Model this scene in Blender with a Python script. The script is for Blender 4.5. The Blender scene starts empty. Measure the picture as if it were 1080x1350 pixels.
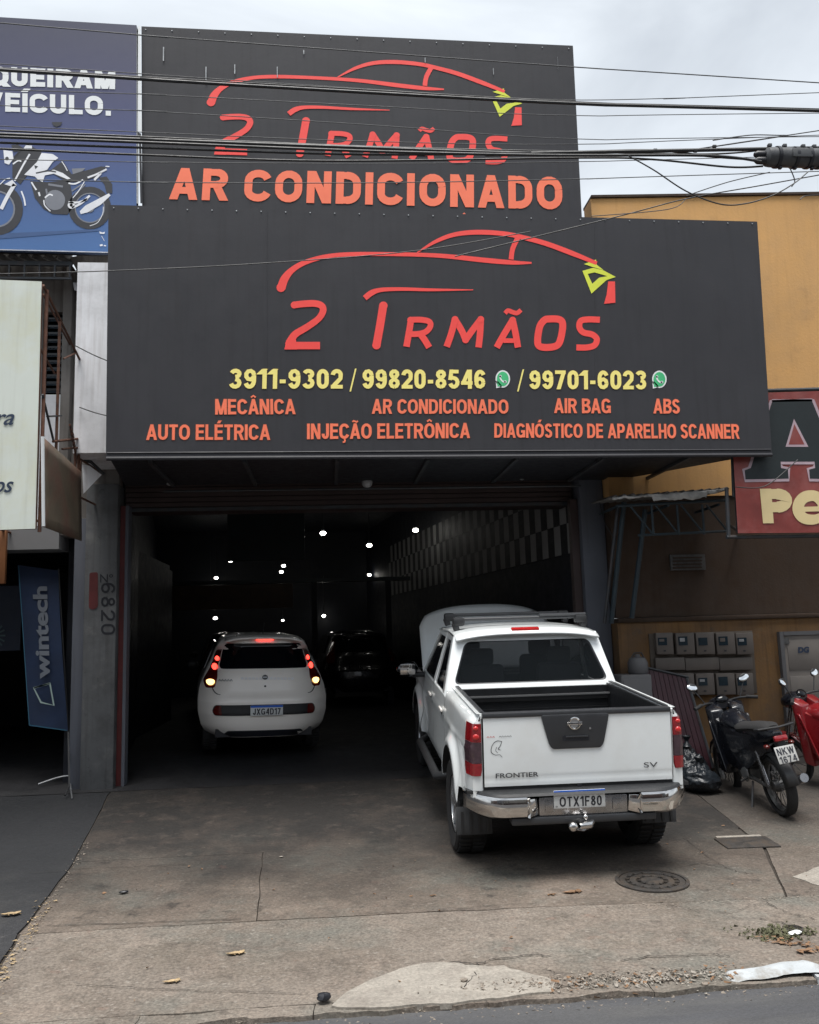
import bpy, bmesh, math, random
import numpy as np
from mathutils import Vector, Matrix, Euler, noise as mnoise
R = math.radians
SC = bpy.context.scene
COL = SC.collection
random.seed(7)

# ------------------------------------------------------------------ camera
FPX, PITCH, ROLL, YAW, ZC = 1150.0, R(8.2), R(1.7), R(5.5), 2.0
FW = np.array([math.sin(YAW)*math.cos(PITCH), math.cos(YAW)*math.cos(PITCH), math.sin(PITCH)])
R0 = np.array([math.cos(YAW), -math.sin(YAW), 0.0]); U0 = np.cross(R0, FW)
RT = R0*math.cos(ROLL) - U0*math.sin(ROLL)
UP = U0*math.cos(ROLL) + R0*math.sin(ROLL)
CP = np.array([0, 0, ZC])
cam_d = bpy.data.cameras.new('camera'); cam = bpy.data.objects.new('camera', cam_d); COL.objects.link(cam)
cam_d.sensor_fit = 'HORIZONTAL'; cam_d.sensor_width = 36; cam_d.lens = FPX/1080*36
cam_d.clip_start = .05; cam_d.clip_end = 3000
cam.matrix_world = Matrix(((RT[0], UP[0], -FW[0], CP[0]), (RT[1], UP[1], -FW[1], CP[1]), (RT[2], UP[2], -FW[2], CP[2]), (0, 0, 0, 1)))
SC.camera = cam

# ------------------------------------------------------------------ light
SUN_EL, SUN_AZ = 76, 192          # azimuth measured clockwise from +Y
world = bpy.data.worlds.new('World'); SC.world = world; world.use_nodes = True
nt = world.node_tree; nt.nodes.clear(); N = nt.nodes.new; L = nt.links.new
wo = N('ShaderNodeOutputWorld'); bg = N('ShaderNodeBackground'); bg.inputs[1].default_value = .1
sky = N('ShaderNodeTexSky'); sky.sky_type = 'NISHITA'; sky.sun_disc = False
sky.sun_elevation = R(SUN_EL); sky.sun_rotation = R(SUN_AZ); sky.altitude = 700; sky.dust_density = 3
tc = N('ShaderNodeTexCoord'); mp = N('ShaderNodeMapping'); mp.inputs['Scale'].default_value = (1, 1, 2.2)
n1 = N('ShaderNodeTexNoise'); n1.inputs['Scale'].default_value = 2.1; n1.inputs['Detail'].default_value = 6; n1.inputs['Roughness'].default_value = .52; n1.inputs['Distortion'].default_value = .6
rp = N('ShaderNodeValToRGB'); e = rp.color_ramp.elements
e[0].position = .34; e[0].color = (.53, .57, .615, 1); e[1].position = .66; e[1].color = (.91, .965, 1.01, 1)
mul = N('ShaderNodeVectorMath'); mul.operation = 'SCALE'; mul.inputs['Scale'].default_value = 3.15
mx = N('ShaderNodeMix'); mx.data_type = 'RGBA'; mx.inputs[0].default_value = .94
L(tc.outputs['Generated'], mp.inputs[0]); L(mp.outputs[0], n1.inputs['Vector']); L(n1.outputs[0], rp.inputs[0])
L(rp.outputs[0], mul.inputs[0]); L(sky.outputs[0], mx.inputs[6]); L(mul.outputs[0], mx.inputs[7])
L(mx.outputs[2], bg.inputs[0]); L(bg.outputs[0], wo.inputs[0])
sd = bpy.data.lights.new('sun', 'SUN'); sd.energy = 1.5; sd.angle = R(34); sd.color = (1, .97, .93)
so = bpy.data.objects.new('sun', sd); COL.objects.link(so)
sdir = Vector((math.sin(R(SUN_AZ))*math.cos(R(SUN_EL)), math.cos(R(SUN_AZ))*math.cos(R(SUN_EL)), math.sin(R(SUN_EL))))
so.rotation_euler = sdir.to_track_quat('Z', 'Y').to_euler(); so.location = (0, -5, 20)
SC.view_settings.view_transform = 'Standard'; SC.view_settings.look = 'None'
SC.view_settings.exposure = 1.82; SC.view_settings.gamma = 1; SC.view_settings.use_curve_mapping = False

# ------------------------------------------------------------------ helpers
def ray(x, y): return FW + RT*(x-540)/FPX - UP*(y-675)/FPX
def atY(x, y, Y): d = ray(x, y); return tuple(CP + d*(Y/d[1]))
def atX(x, y, X): d = ray(x, y); return tuple(CP + d*(X/d[0]))
def atZ(x, y, Z): d = ray(x, y); return tuple(CP + d*((Z-ZC)/d[2]))
GP = [(-60, .086), (4.80, .090), (4.86, .115), (6.4, .13), (7.8, .175), (10.4, .42), (11.1, .475), (11.9, .565), (13, .60), (60, .63)]
def g(Y): return float(np.interp(Y, [p[0] for p in GP], [p[1] for p in GP]))
def atG(x, y):
    Z = .2
    for i in range(50): q = atZ(x, y, Z); Z = .5*Z + .5*g(q[1])
    return atZ(x, y, Z)

WM = {}
def thing(name, label, cat, loc=(0, 0, 0), rot=(0, 0, 0), group=None, kind=None):
    o = bpy.data.objects.new(name, None); COL.objects.link(o)
    o.location = loc; o.rotation_euler = rot; o.empty_display_size = .2
    WM[o.name] = Matrix.Translation(loc) @ Euler(rot).to_matrix().to_4x4()
    tag(o, label, cat, group, kind); return o
def tag(o, label=None, cat=None, group=None, kind=None):
    if label: o['label'] = label
    if cat: o['category'] = cat
    if group: o['group'] = group
    if kind: o['kind'] = kind
    return o

class MB:
    def __init__(s): s.v = []; s.f = []
    def add(s, vs, fs):
        b = len(s.v); s.v += [tuple(map(float, p)) for p in vs]; s.f += [tuple(b+i for i in f) for f in fs]; return s
    def box(s, c, d, rot=None):
        x, y, z = d[0]/2, d[1]/2, d[2]/2
        vs = [Vector((i*x, j*y, k*z)) for i in (-1, 1) for j in (-1, 1) for k in (-1, 1)]
        if rot is not None:
            m = Euler(rot).to_matrix(); vs = [m @ p for p in vs]
        vs = [p + Vector(c) for p in vs]
        return s.add(vs, [(0, 1, 3, 2), (4, 6, 7, 5), (0, 4, 5, 1), (2, 3, 7, 6), (0, 2, 6, 4), (1, 5, 7, 3)])
    def bx(s, a, b): return s.box([(a[i]+b[i])/2 for i in range(3)], [abs(b[i]-a[i]) for i in range(3)])
    def tube(s, pts, r, n=8, cap=True):
        pts = [Vector(p) for p in pts]; rs = r if isinstance(r, (list, tuple)) else [r]*len(pts)
        b = len(s.v); up = None
        for i, p in enumerate(pts):
            t = (pts[min(i+1, len(pts)-1)] - pts[max(i-1, 0)]).normalized()
            if up is None: up = Vector((0, 0, 1)) if abs(t.z) < .9 else Vector((1, 0, 0))
            a = t.cross(up).normalized(); up = a.cross(t).normalized()
            for k in range(n):
                q = p + (a*math.cos(2*math.pi*k/n) + up*math.sin(2*math.pi*k/n))*rs[i]; s.v.append(tuple(q))
        for i in range(len(pts)-1):
            for k in range(n):
                s.f.append((b+i*n+k, b+i*n+(k+1) % n, b+(i+1)*n+(k+1) % n, b+(i+1)*n+k))
        if cap:
            s.f.append(tuple(b+k for k in range(n))[::-1]); s.f.append(tuple(b+(len(pts)-1)*n+k for k in range(n)))
        return s
    def lathe(s, prof, c=(0, 0, 0), axis='Z', n=24, m=None, cap=True):
        b = len(s.v); c = Vector(c)
        for (r, h) in prof:
            for k in range(n):
                a = 2*math.pi*k/n; u, w = r*math.cos(a), r*math.sin(a)
                p = {'Z': (u, w, h), 'X': (h, u, w), 'Y': (u, h, w)}[axis]; p = Vector(p)
                if m is not None: p = m @ p
                s.v.append(tuple(p+c))
        for i in range(len(prof)-1):
            for k in range(n):
                s.f.append((b+i*n+k, b+i*n+(k+1) % n, b+(i+1)*n+(k+1) % n, b+(i+1)*n+k))
        if cap and prof[0][0] > 1e-5: s.f.append(tuple(b+k for k in range(n))[::-1])
        if cap and prof[-1][0] > 1e-5: s.f.append(tuple(b+(len(prof)-1)*n+k for k in range(n)))
        return s
    def ell(s, c, r, n=16, k=10, rot=None):
        m = Euler(rot).to_matrix() if rot else Matrix.Identity(3); b = len(s.v)
        for i in range(k+1):
            t = math.pi*i/k
            for j in range(n):
                a = 2*math.pi*j/n
                p = m @ Vector((r[0]*math.sin(t)*math.cos(a), r[1]*math.sin(t)*math.sin(a), r[2]*math.cos(t))); s.v.append(tuple(p+Vector(c)))
        for i in range(k):
            for j in range(n): s.f.append((b+i*n+j, b+(i+1)*n+j, b+(i+1)*n+(j+1) % n, b+i*n+(j+1) % n))
        return s
    def grid(s, fn, nu, nv):
        b = len(s.v)
        for i in range(nu+1):
            for j in range(nv+1): s.v.append(tuple(map(float, fn(i/nu, j/nv))))
        for i in range(nu):
            for j in range(nv):
                a = b+i*(nv+1)+j; s.f.append((a, a+1, a+nv+2, a+nv+1))
        return s
    def prism(s, poly, fa, fb):      # poly: list of 2D, fa/fb: 2D->3D
        n = len(poly); vs = [fa(*p) for p in poly] + [fb(*p) for p in poly]
        return s.add(vs, [tuple(range(n))[::-1], tuple(range(n, 2*n))] + [(i, (i+1) % n, n+(i+1) % n, n+i) for i in range(n)])
    def loft(s, rings, closed=True, cap=True):
        b = len(s.v); n = len(rings[0])
        for r in rings: s.v += [tuple(map(float, p)) for p in r]
        for i in range(len(rings)-1):
            for k in range(n if closed else n-1):
                s.f.append((b+i*n+k, b+i*n+(k+1) % n, b+(i+1)*n+(k+1) % n, b+(i+1)*n+k))
        if cap: s.f.append(tuple(b+k for k in range(n))[::-1]); s.f.append(tuple(b+(len(rings)-1)*n+k for k in range(n)))
        return s
    def ring(s, A, B):               # two loops of equal count -> band
        b = len(s.v); n = len(A); s.v += [tuple(map(float, p)) for p in A] + [tuple(map(float, p)) for p in B]
        for k in range(n): s.f.append((b+k, b+(k+1) % n, b+n+(k+1) % n, b+n+k))
        return s
    def fan(s, A):
        b = len(s.v); n = len(A); c = [sum(p[i] for p in A)/n for i in range(3)]
        s.v += [tuple(map(float, p)) for p in A] + [tuple(c)]
        for k in range(n): s.f.append((b+k, b+(k+1) % n, b+n))
        return s
    def mirror(s):
        b = len(s.v); s.v += [(-x, y, z) for x, y, z in s.v]; s.f += [tuple(b+i for i in f[::-1]) for f in s.f[:]]; return s
    def build(s, name, mat, parent=None, world=False, smooth=False, bevel=0, seg=2, ang=38, recalc=True, solid=0, sub=0):
        vs = s.v
        if world and parent is not None:
            inv = WM[parent.name].inverted(); vs = [tuple(inv @ Vector(p)) for p in vs]
        me = bpy.data.meshes.new(name); me.from_pydata(vs, [], s.f); me.update()
        bm = bmesh.new(); bm.from_mesh(me)
        if recalc:
            bmesh.ops.remove_doubles(bm, verts=bm.verts, dist=1e-5); bmesh.ops.recalc_face_normals(bm, faces=bm.faces)
        if bevel:
            es = [x for x in bm.edges if len(x.link_faces) == 2 and x.calc_face_angle(0) > R(30)]
            bmesh.ops.bevel(bm, geom=es, offset=bevel, segments=seg, affect='EDGES', profile=.5, clamp_overlap=True)
        bm.to_mesh(me); bm.free()
        me.materials.append(mat)
        if smooth or bevel:
            me.polygons.foreach_set('use_smooth', [True]*len(me.polygons)); me.set_sharp_from_angle(angle=R(ang))
        o = bpy.data.objects.new(name, me); COL.objects.link(o)
        if parent is not None:
            o.parent = parent; WM[o.name] = WM[parent.name].copy()
        else: WM[o.name] = Matrix.Identity(4)
        if solid:
            md = o.modifiers.new('solid', 'SOLIDIFY'); md.thickness = solid; md.offset = -1
        if sub:
            md = o.modifiers.new('sub', 'SUBSURF'); md.levels = sub; md.render_levels = sub
        return o

def copy_tree(o, parent=None, first=True):
    c = o.copy(); COL.objects.link(c); WM[c.name] = WM[o.name].copy()
    if parent is not None: c.parent = parent
    for ch in list(o.children): copy_tree(ch, c, False)
    return c
def cr(pts, k=6, closed=False):      # Catmull-Rom through points of any dimension
    P = [np.array(p, float) for p in pts]; n = len(P); out = []
    rng = n if closed else n-1
    for i in range(rng):
        p0 = P[(i-1) % n] if (closed or i > 0) else P[0]; p1 = P[i]; p2 = P[(i+1) % n]; p3 = P[(i+2) % n] if (closed or i+2 < n) else P[-1]
        for j in range(k):
            t = j/k; out.append(.5*((2*p1)+(-p0+p2)*t+(2*p0-5*p1+4*p2-p3)*t*t+(-p0+3*p1-3*p2+p3)*t**3))
    if not closed: out.append(P[-1])
    return [tuple(map(float, p)) for p in out]
def rrect(x0, z0, x1, z1, r, k=5):
    out = []
    for cx, cz, a0 in ((x1-r, z1-r, 0), (x0+r, z1-r, 90), (x0+r, z0+r, 180), (x1-r, z0+r, 270)):
        for i in range(k+1): a = R(a0+90*i/k); out.append((cx+r*math.cos(a), cz+r*math.sin(a)))
    return out
def rpoly(P, r, k=4):                # rounded polygon
    out = []; n = len(P)
    for i in range(n):
        p = np.array(P[i], float); a = np.array(P[i-1], float)-p; b = np.array(P[(i+1) % n], float)-p
        la, lb = np.linalg.norm(a), np.linalg.norm(b); rr = min(r, la*.45, lb*.45); a = p+a/la*rr; b = p+b/lb*rr
        for j in range(k+1): t = j/k; out.append(tuple((1-t)**2*a+2*t*(1-t)*p+t*t*b))
    return out

# ------------------------------------------------------------------ materials
def mat(name, col, rough=.6, metal=0, var=.12, scale=3.0, fine=0, bump=0, bscale=40, tint=None, tamt=.3, tscale=1.2, spec=.5, coat=0, streak=0, emis=None, estr=0, alpha=1, tlo=.45, thi=.65, aniso=None, shade_soil=None, mott=None, post=None):
    m = bpy.data.materials.new(name); m.use_nodes = True; t = m.node_tree; b = t.nodes['Principled BSDF']
    n = t.nodes.new; l = t.links.new
    b.inputs['Roughness'].default_value = rough; b.inputs['Metallic'].default_value = metal
    b.inputs['Specular IOR Level'].default_value = spec
    if coat: b.inputs['Coat Weight'].default_value = coat; b.inputs['Coat Roughness'].default_value = .06
    if emis: b.inputs['Emission Color'].default_value = (*emis, 1); b.inputs['Emission Strength'].default_value = estr
    tc = n('ShaderNodeTexCoord'); src = tc.outputs['Object']
    if aniso:
        mp = n('ShaderNodeMapping'); mp.inputs['Scale'].default_value = aniso; l(src, mp.inputs[0]); src = mp.outputs[0]
    def noise_(sc, det=5, ro=.6):
        x = n('ShaderNodeTexNoise'); x.inputs['Scale'].default_value = sc; x.inputs['Detail'].default_value = det; x.inputs['Roughness'].default_value = ro; l(src, x.inputs['Vector']); return x
    def ramp(x, a, c, c0, c1):
        r = n('ShaderNodeValToRGB'); r.color_ramp.elements[0].position = a; r.color_ramp.elements[1].position = c
        r.color_ramp.elements[0].color = (*c0, 1); r.color_ramp.elements[1].color = (*c1, 1); l(x, r.inputs[0]); return r.outputs[0]
    def mixc(kind, f, a, c):
        x = n('ShaderNodeMix'); x.data_type = 'RGBA'; x.blend_type = kind
        if isinstance(f, float) or isinstance(f, int): x.inputs[0].default_value = f
        else: l(f, x.inputs[0])
        for i, q in ((6, a), (7, c)):
            if isinstance(q, tuple): x.inputs[i].default_value = (*q, 1)
            else: l(q, x.inputs[i])
        return x.outputs[2]
    c = tuple(col)
    if var:
        x = noise_(scale); c = ramp(x.outputs[0], .3, .7, tuple(q*(1-var) for q in col), tuple(min(1, q*(1+var)) for q in col))
    if tint:
        x = noise_(tscale, 8, .65); f = ramp(x.outputs[0], tlo, thi, (0, 0, 0), (tamt, tamt, tamt)); c = mixc('MIX', f, c, tuple(tint))
    if mott:
        for sc_, lo_, hi_, cc, am in mott:
            x = noise_(sc_, 7, .68); c = mixc('MIX', ramp(x.outputs[0], lo_, hi_, (0, 0, 0), (am, am, am)), c, tuple(cc))
    if shade_soil:  # darkens along Y: awning shade painted into the colour, together with oil dirt
        y0, y1, sc_, sa = shade_soil; sp_ = n('ShaderNodeSeparateXYZ'); l(tc.outputs['Object'], sp_.inputs[0]); nz = noise_(.9, 7, .62)
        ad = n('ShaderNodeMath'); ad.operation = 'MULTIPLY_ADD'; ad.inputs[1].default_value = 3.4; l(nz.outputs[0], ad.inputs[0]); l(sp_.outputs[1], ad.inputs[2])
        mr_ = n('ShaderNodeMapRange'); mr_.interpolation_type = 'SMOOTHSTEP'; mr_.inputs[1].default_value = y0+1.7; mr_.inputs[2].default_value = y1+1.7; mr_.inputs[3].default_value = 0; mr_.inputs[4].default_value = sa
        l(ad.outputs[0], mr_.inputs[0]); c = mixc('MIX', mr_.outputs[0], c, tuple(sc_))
        for q_, lo_, hi_, cc, am in post or ():
            x = noise_(q_, 8, .7); c = mixc('MIX', ramp(x.outputs[0], lo_, hi_, (0, 0, 0), (am, am, am)), c, tuple(cc))
    if streak:
        mp = n('ShaderNodeMapping'); mp.inputs['Scale'].default_value = (6, 6, .35); l(tc.outputs['Object'], mp.inputs[0])
        x = n('ShaderNodeTexNoise'); x.inputs['Scale'].default_value = 3; x.inputs['Detail'].default_value = 6; l(mp.outputs[0], x.inputs['Vector'])
        f = ramp(x.outputs[0], .5, .75, (0, 0, 0), (streak, streak, streak)); c = mixc('MULTIPLY', f, c, (.35, .3, .26))
    if fine:
        x = noise_(bscale*2.2, 3, .7); f = ramp(x.outputs[0], .3, .7, (1-fine,)*3, (1+fine,)*3); c = mixc('MULTIPLY', 1.0, c, f)
    if isinstance(c, tuple): b.inputs['Base Color'].default_value = (*c, 1)
    else: l(c, b.inputs['Base Color'])
    x = noise_(scale*4, 6, .7); mr = n('ShaderNodeMapRange'); mr.inputs[1].default_value = .3; mr.inputs[2].default_value = .7
    mr.inputs[3].default_value = max(.02, rough*.82); mr.inputs[4].default_value = min(1, rough*1.15); l(x.outputs[0], mr.inputs[0]); l(mr.outputs[0], b.inputs['Roughness'])
    if bump:
        x = noise_(bscale, 6, .65); bp = n('ShaderNodeBump'); bp.inputs['Strength'].default_value = bump; bp.inputs['Distance'].default_value = .01
        l(x.outputs[0], bp.inputs['Height']); l(bp.outputs[0], b.inputs['Normal'])
    if alpha < 1:
        tr = n('ShaderNodeBsdfTransparent'); ms = n('ShaderNodeMixShader'); ms.inputs[0].default_value = alpha
        l(tr.outputs[0], ms.inputs[1]); l(b.outputs[0], ms.inputs[2]); l(ms.outputs[0], t.nodes['Material Output'].inputs[0])
    return m

M = {}
M['panel'] = mat('charcoal_banner', (.034, .034, .039), .52, var=.10, scale=.9, bump=.30, bscale=1.6, streak=.22, spec=.30)
M['panel_dark'] = mat('dark_soffit', (.012, .013, .017), .6, var=.2)
M['letter_red'] = mat('red_vinyl', (.92, .070, .058), .45, var=.05)
M['letter_orange'] = mat('orange_vinyl', (.96, .20, .10), .45, var=.05)
M['letter_yellow'] = mat('yellow_vinyl', (.95, .82, .24), .45, var=.04)
M['letter_lime'] = mat('lime_vinyl', (.68, .74, .06), .45, var=.04)
M['letter_rim'] = mat('brown_outline', (.10, .045, .02), .5)
M['wgreen'] = mat('green_vinyl', (.06, .50, .20), .45)
M['wwhite'] = mat('white_vinyl', (.80, .82, .82), .45, var=.03)
M['ink'] = mat('black_ink', (.012, .013, .018), .45)
M['navyink'] = mat('navy_ink', (.02, .035, .07), .45)
GM = [(1.15, .50, .63, (.085, .068, .055), .8), (1.7, .46, .62, (.115, .095, .075), .75), (3.1, .50, .66, (.20, .16, .13), .5), (.8, .50, .62, (.118, .118, .102), .75), (28, .58, .70, (.27, .25, .22), .6), (7.5, .54, .70, (.075, .062, .052), .7), (16, .60, .70, (.30, .27, .235), .6), (5.2, .62, .72, (.17, .10, .075), .5)]
M['concrete'] = mat('ramp_concrete', (.150, .120, .096), .88, var=.22, scale=1.9, fine=.36, bump=.8, bscale=22, mott=GM, shade_soil=(5.9, 8.7, (.010, .0088, .008), .965), post=[(1.5, .50, .64, (.062, .046, .036), .42), (5.5, .56, .68, (.085, .066, .054), .40), (3.3, .58, .68, (.006, .006, .006), .65), (19, .62, .70, (.13, .11, .095), .40), (2.4, .62, .72, (.075, .036, .028), .35)])  # dark far end is painted awning shade mixed with oil dirt
M['concrete_side'] = mat('side_concrete', (.125, .103, .085), .88, var=.25, scale=1.9, fine=.36, bump=.8, bscale=22, mott=GM, shade_soil=(6.6, 9.4, (.028, .024, .021), .9), post=[(2.1, .50, .64, (.075, .056, .044), .4), (4.3, .58, .68, (.012, .011, .010), .6), (16, .62, .70, (.14, .12, .10), .4)])  # weaker painted shade and dirt towards the wall
M['concrete2'] = mat('pavement_concrete', (.178, .150, .124), .9, var=.22, scale=2.3, fine=.42, bump=.9, bscale=24, mott=GM)
M['concrete3'] = mat('dark_pavement', (.038, .038, .041), .88, var=.3, scale=1.6, fine=.34, bump=.6, bscale=26, mott=[(1.6, .5, .64, (.085, .08, .072), .6), (4, .52, .66, (.03, .03, .032), .7), (14, .62, .7, (.14, .13, .12), .5)], shade_soil=(5.2, 8.2, (.009, .010, .012), .93))  # dark slab, its back part darkened further by painted shade and dirt
M['patch'] = mat('pale_cement', (.28, .255, .22), .9, var=.18, scale=6, fine=.25, bump=.7, bscale=24, tint=(.20, .175, .15), tamt=.6, tscale=5)
M['asphalt'] = mat('worn_asphalt', (.062, .063, .068), .85, var=.25, scale=2, fine=.4, bump=.7, bscale=90, tint=(.10, .098, .095), tamt=.6, tscale=1.5, aniso=(.35, 2.4, 1))
M['dirt'] = mat('joint_dirt', (.035, .028, .022), .95, var=.3, scale=12, fine=.3)
M['crack'] = mat('crack_dirt', (.022, .018, .015), .95)
M['kerbwhite'] = mat('whitewashed_kerb', (.40, .425, .44), .95, var=.15, scale=8, bump=.5, bscale=40, tint=(.2, .18, .15), tamt=.8, tscale=9)
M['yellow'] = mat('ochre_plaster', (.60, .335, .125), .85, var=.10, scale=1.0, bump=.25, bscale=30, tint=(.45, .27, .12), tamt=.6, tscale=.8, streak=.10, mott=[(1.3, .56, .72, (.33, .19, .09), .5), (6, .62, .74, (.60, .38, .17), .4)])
M['yellow_low'] = mat('ochre_plaster_shaded_grubby', (.16, .085, .030), .85, var=.15, scale=1.2, bump=.25, bscale=30, tint=(.08, .05, .03), tamt=.7, tscale=1.6, streak=.5, mott=[(4, .56, .68, (.06, .05, .042), .6), (2, .6, .7, (.22, .14, .07), .5)])  # the upper ochre with canopy shade painted in, plus grubby streaks
M['brownwall'] = mat('brown_shade_plaster', (.036, .020, .011), .85, var=.2, scale=1.0, bump=.2, streak=.3)  # brown trim colour, also standing in for canopy shade on the wall band
M['whitewall'] = mat('white_render', (.88, .89, .92), .85, var=.06, scale=1.4, bump=.15, bscale=20, tint=(.42, .42, .42), tamt=.5, tscale=1.4, streak=.35)
M['greywall'] = mat('grey_render', (.22, .205, .19), .9, var=.15, scale=2, bump=.3, bscale=25, streak=.6, tint=(.09, .08, .07), tamt=.5)
M['_p'] = None
M['pillar'] = mat('painted_pillar', (.095, .098, .102), .8, var=.12, scale=1.5, bump=.25, bscale=30, tint=(.05, .05, .05), tamt=.7, tscale=2.4, streak=.45, mott=[(3, .55, .68, (.17, .168, .165), .6), (9, .6, .68, (.03, .03, .03), .6)])
M['pillar_dk'] = mat('grey_blue_pillar', (.085, .092, .112), .75, var=.12, scale=1.5, bump=.25, bscale=30, streak=.3)
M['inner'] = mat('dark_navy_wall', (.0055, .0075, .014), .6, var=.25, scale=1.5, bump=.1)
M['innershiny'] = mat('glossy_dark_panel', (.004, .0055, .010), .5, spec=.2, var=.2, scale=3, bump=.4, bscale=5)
M['check_pale'] = mat('pale_check_tile', (.26, .26, .255), .6, var=.12)
M['check_dark'] = mat('dark_check_tile', (.006, .007, .010), .6, var=.12)
M['shutter'] = mat('brown_roller_shutter', (.040, .024, .022), .55, var=.2, streak=.2)
M['brownpanel'] = mat('brown_poster', (.055, .032, .018), .5, var=.3, scale=5)
M['tealpanel'] = mat('dark_teal_board', (.012, .022, .026), .4, var=.2)
M['redpaint'] = mat('dull_red_paint', (.085, .012, .012), .6, var=.3, scale=5)
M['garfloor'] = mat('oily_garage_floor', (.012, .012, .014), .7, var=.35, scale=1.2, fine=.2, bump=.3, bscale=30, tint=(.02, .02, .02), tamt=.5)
M['rust'] = mat('rusty_steel', (.105, .045, .028), .85, var=.4, scale=9, fine=.3, bump=.5, bscale=60, tint=(.20, .10, .06), tamt=.5, tscale=8)
M['darksteel'] = mat('dark_painted_steel', (.030, .036, .042), .55, var=.3, scale=8, tint=(.07, .04, .03), tamt=.4, tscale=9)
M['tealsteel'] = mat('blue_green_steel', (.010, .022, .030), .6, var=.3, scale=8)
M['signwhite'] = mat('yellowed_white_sheet', (.64, .68, .62), .5, var=.04, scale=1.4, tint=(.60, .60, .42), tamt=.8, tscale=1.1, streak=.15)
M['signside'] = mat('faded_side_banner', (.15, .120, .085), .6, var=.25, scale=4, tint=(.15, .05, .04), tamt=.55, tscale=2.2)
M['redsign'] = mat('red_banner', (.20, .034, .028), .5, var=.3, scale=2.6, bump=.35, bscale=3, tint=(.30, .12, .11), tamt=.5, tscale=2)
M['glow'] = mat('pale_pink_halo', (.40, .30, .34), .5, var=.15)
M['cream'] = mat('cream_vinyl', (.66, .53, .28), .45, var=.04)
M['blackprint'] = mat('blackgreen_print', (.006, .012, .014), .6, var=.2)
M['roofsheet'] = mat('fibre_cement_sheet', (.14, .13, .12), .9, var=.3, scale=6, bump=.4, tint=(.05, .045, .04), tamt=.6, tscale=3)
M['torn'] = mat('torn_pale_plastic', (.42, .42, .41), .6, var=.3, scale=10)
M['orangebox'] = mat('brown_orange_board', (.22, .085, .028), .6, var=.15)
M['navybanner'] = mat('navy_fabric', (.002, .013, .045), .6, var=.2, scale=3)
M['bannertext'] = mat('pale_blue_print', (.11, .125, .15), .6, var=.05)
M['metalgrey'] = mat('galvanised_steel', (.30, .31, .32), .45, metal=.7, var=.2, scale=10)
M['cable'] = mat('black_cable', (.020, .021, .022), .55, var=.2)
M['cable_grey'] = mat('weathered_cable', (.055, .058, .062), .6, var=.2)
M['closure'] = mat('splice_closure', (.06, .062, .066), .45, var=.35, scale=12)
M['bulb'] = mat('lit_bulb', (.9, .9, .85), .3, var=0, emis=(1, .97, .9), estr=5)
M['bulb_off'] = mat('unlit_bulb', (.30, .30, .31), .3, var=0)
M['iron'] = mat('cast_iron', (.050, .046, .043), .6, metal=.3, var=.3, scale=14, bump=.4, bscale=60, tint=(.10, .075, .055), tamt=.6, tscale=10)
M['leaf'] = mat('dry_leaf', (.20, .115, .062), .8, var=.4, scale=20)
M['leaf2'] = mat('straw_leaf', (.34, .25, .14), .8, var=.4, scale=20)
M['grit'] = mat('loose_grit', (.20, .17, .14), .95, var=.4, scale=15)
M['grass'] = mat('small_weeds', (.085, .085, .045), .9, var=.4, scale=15)
M['white'] = mat('white_truck_paint', (.80, .835, .84), .32, var=.015, scale=1.5, coat=.8, tint=(.52, .49, .43), tamt=.2, tscale=1.8)
M['whitecar'] = mat('white_hatch_paint', (.86, .82, .77), .35, var=.03, scale=2, coat=.6)
M['blackplast'] = mat('black_plastic', (.022, .023, .025), .5, var=.15, scale=8, bump=.1, bscale=200)
M['greyplast'] = mat('charcoal_trim', (.035, .037, .041), .42, var=.1, scale=8)
M['liner'] = mat('bed_liner', (.010, .011, .013), .5, var=.25, scale=5)
M['rubber'] = mat('tyre_rubber', (.016, .016, .017), .8, var=.25, scale=20, bump=.3, bscale=80)
M['flap'] = mat('mud_flap_rubber', (.045, .047, .050), .75, var=.25, scale=12)
M['rim'] = mat('alloy_rim', (.34, .35, .36), .35, metal=.8, var=.1)
M['chrome'] = mat('chrome', (.58, .57, .56), .10, metal=1, var=.06, scale=6, bump=.05, bscale=3)
M['chrome_dull'] = mat('dull_chrome', (.36, .36, .37), .28, metal=1, var=.15, scale=8)
M['darkchrome'] = mat('dark_chrome', (.10, .105, .115), .22, metal=1, var=.3, scale=20)
M['glass'] = mat('tinted_glass', (.003, .005, .006), .05, var=0, spec=.28, alpha=.55)
M['glassdark'] = mat('dark_tinted_glass', (.003, .004, .006), .06, var=0, spec=.4)
M['lampred'] = mat('red_lamp_lens', (.24, .010, .014), .12, var=.2, scale=30, coat=.8)
M['lampred2'] = mat('bright_red_lens', (.55, .02, .02), .12, var=.15, scale=25, coat=.8)
M['lampsmoke'] = mat('smoked_lamp_lens', (.055, .030, .038), .12, var=.3, scale=25, coat=.8)
M['lampon'] = mat('lit_red_lamp', (.8, .03, .03), .2, var=0, emis=(1, .045, .03), estr=1.3)
M['lampdim'] = mat('dark_red_housing', (.09, .008, .006), .15, var=0, coat=.5)
M['lampamber'] = mat('lit_amber_lamp', (.9, .6, .2), .2, var=0, emis=(1, .62, .20), estr=1.0)
M['platewhite'] = mat('plate_white', (.60, .62, .62), .4, var=.04)
M['platedull'] = mat('plate_grey_white', (.40, .40, .39), .5, var=.1)
M['plateblue'] = mat('plate_blue', (.010, .11, .55), .4, var=.04)
M['platedark'] = mat('plate_letters', (.02, .022, .03), .4, var=0)
M['seatcloth'] = mat('grey_seat_cloth', (.05, .052, .058), .9, var=.2)
M['motoblack'] = mat('black_moto_paint', (.008, .009, .013), .25, var=.1, coat=.5)
M['motored'] = mat('red_moto_paint', (.20, .008, .012), .3, var=.05, coat=.8)
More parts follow.
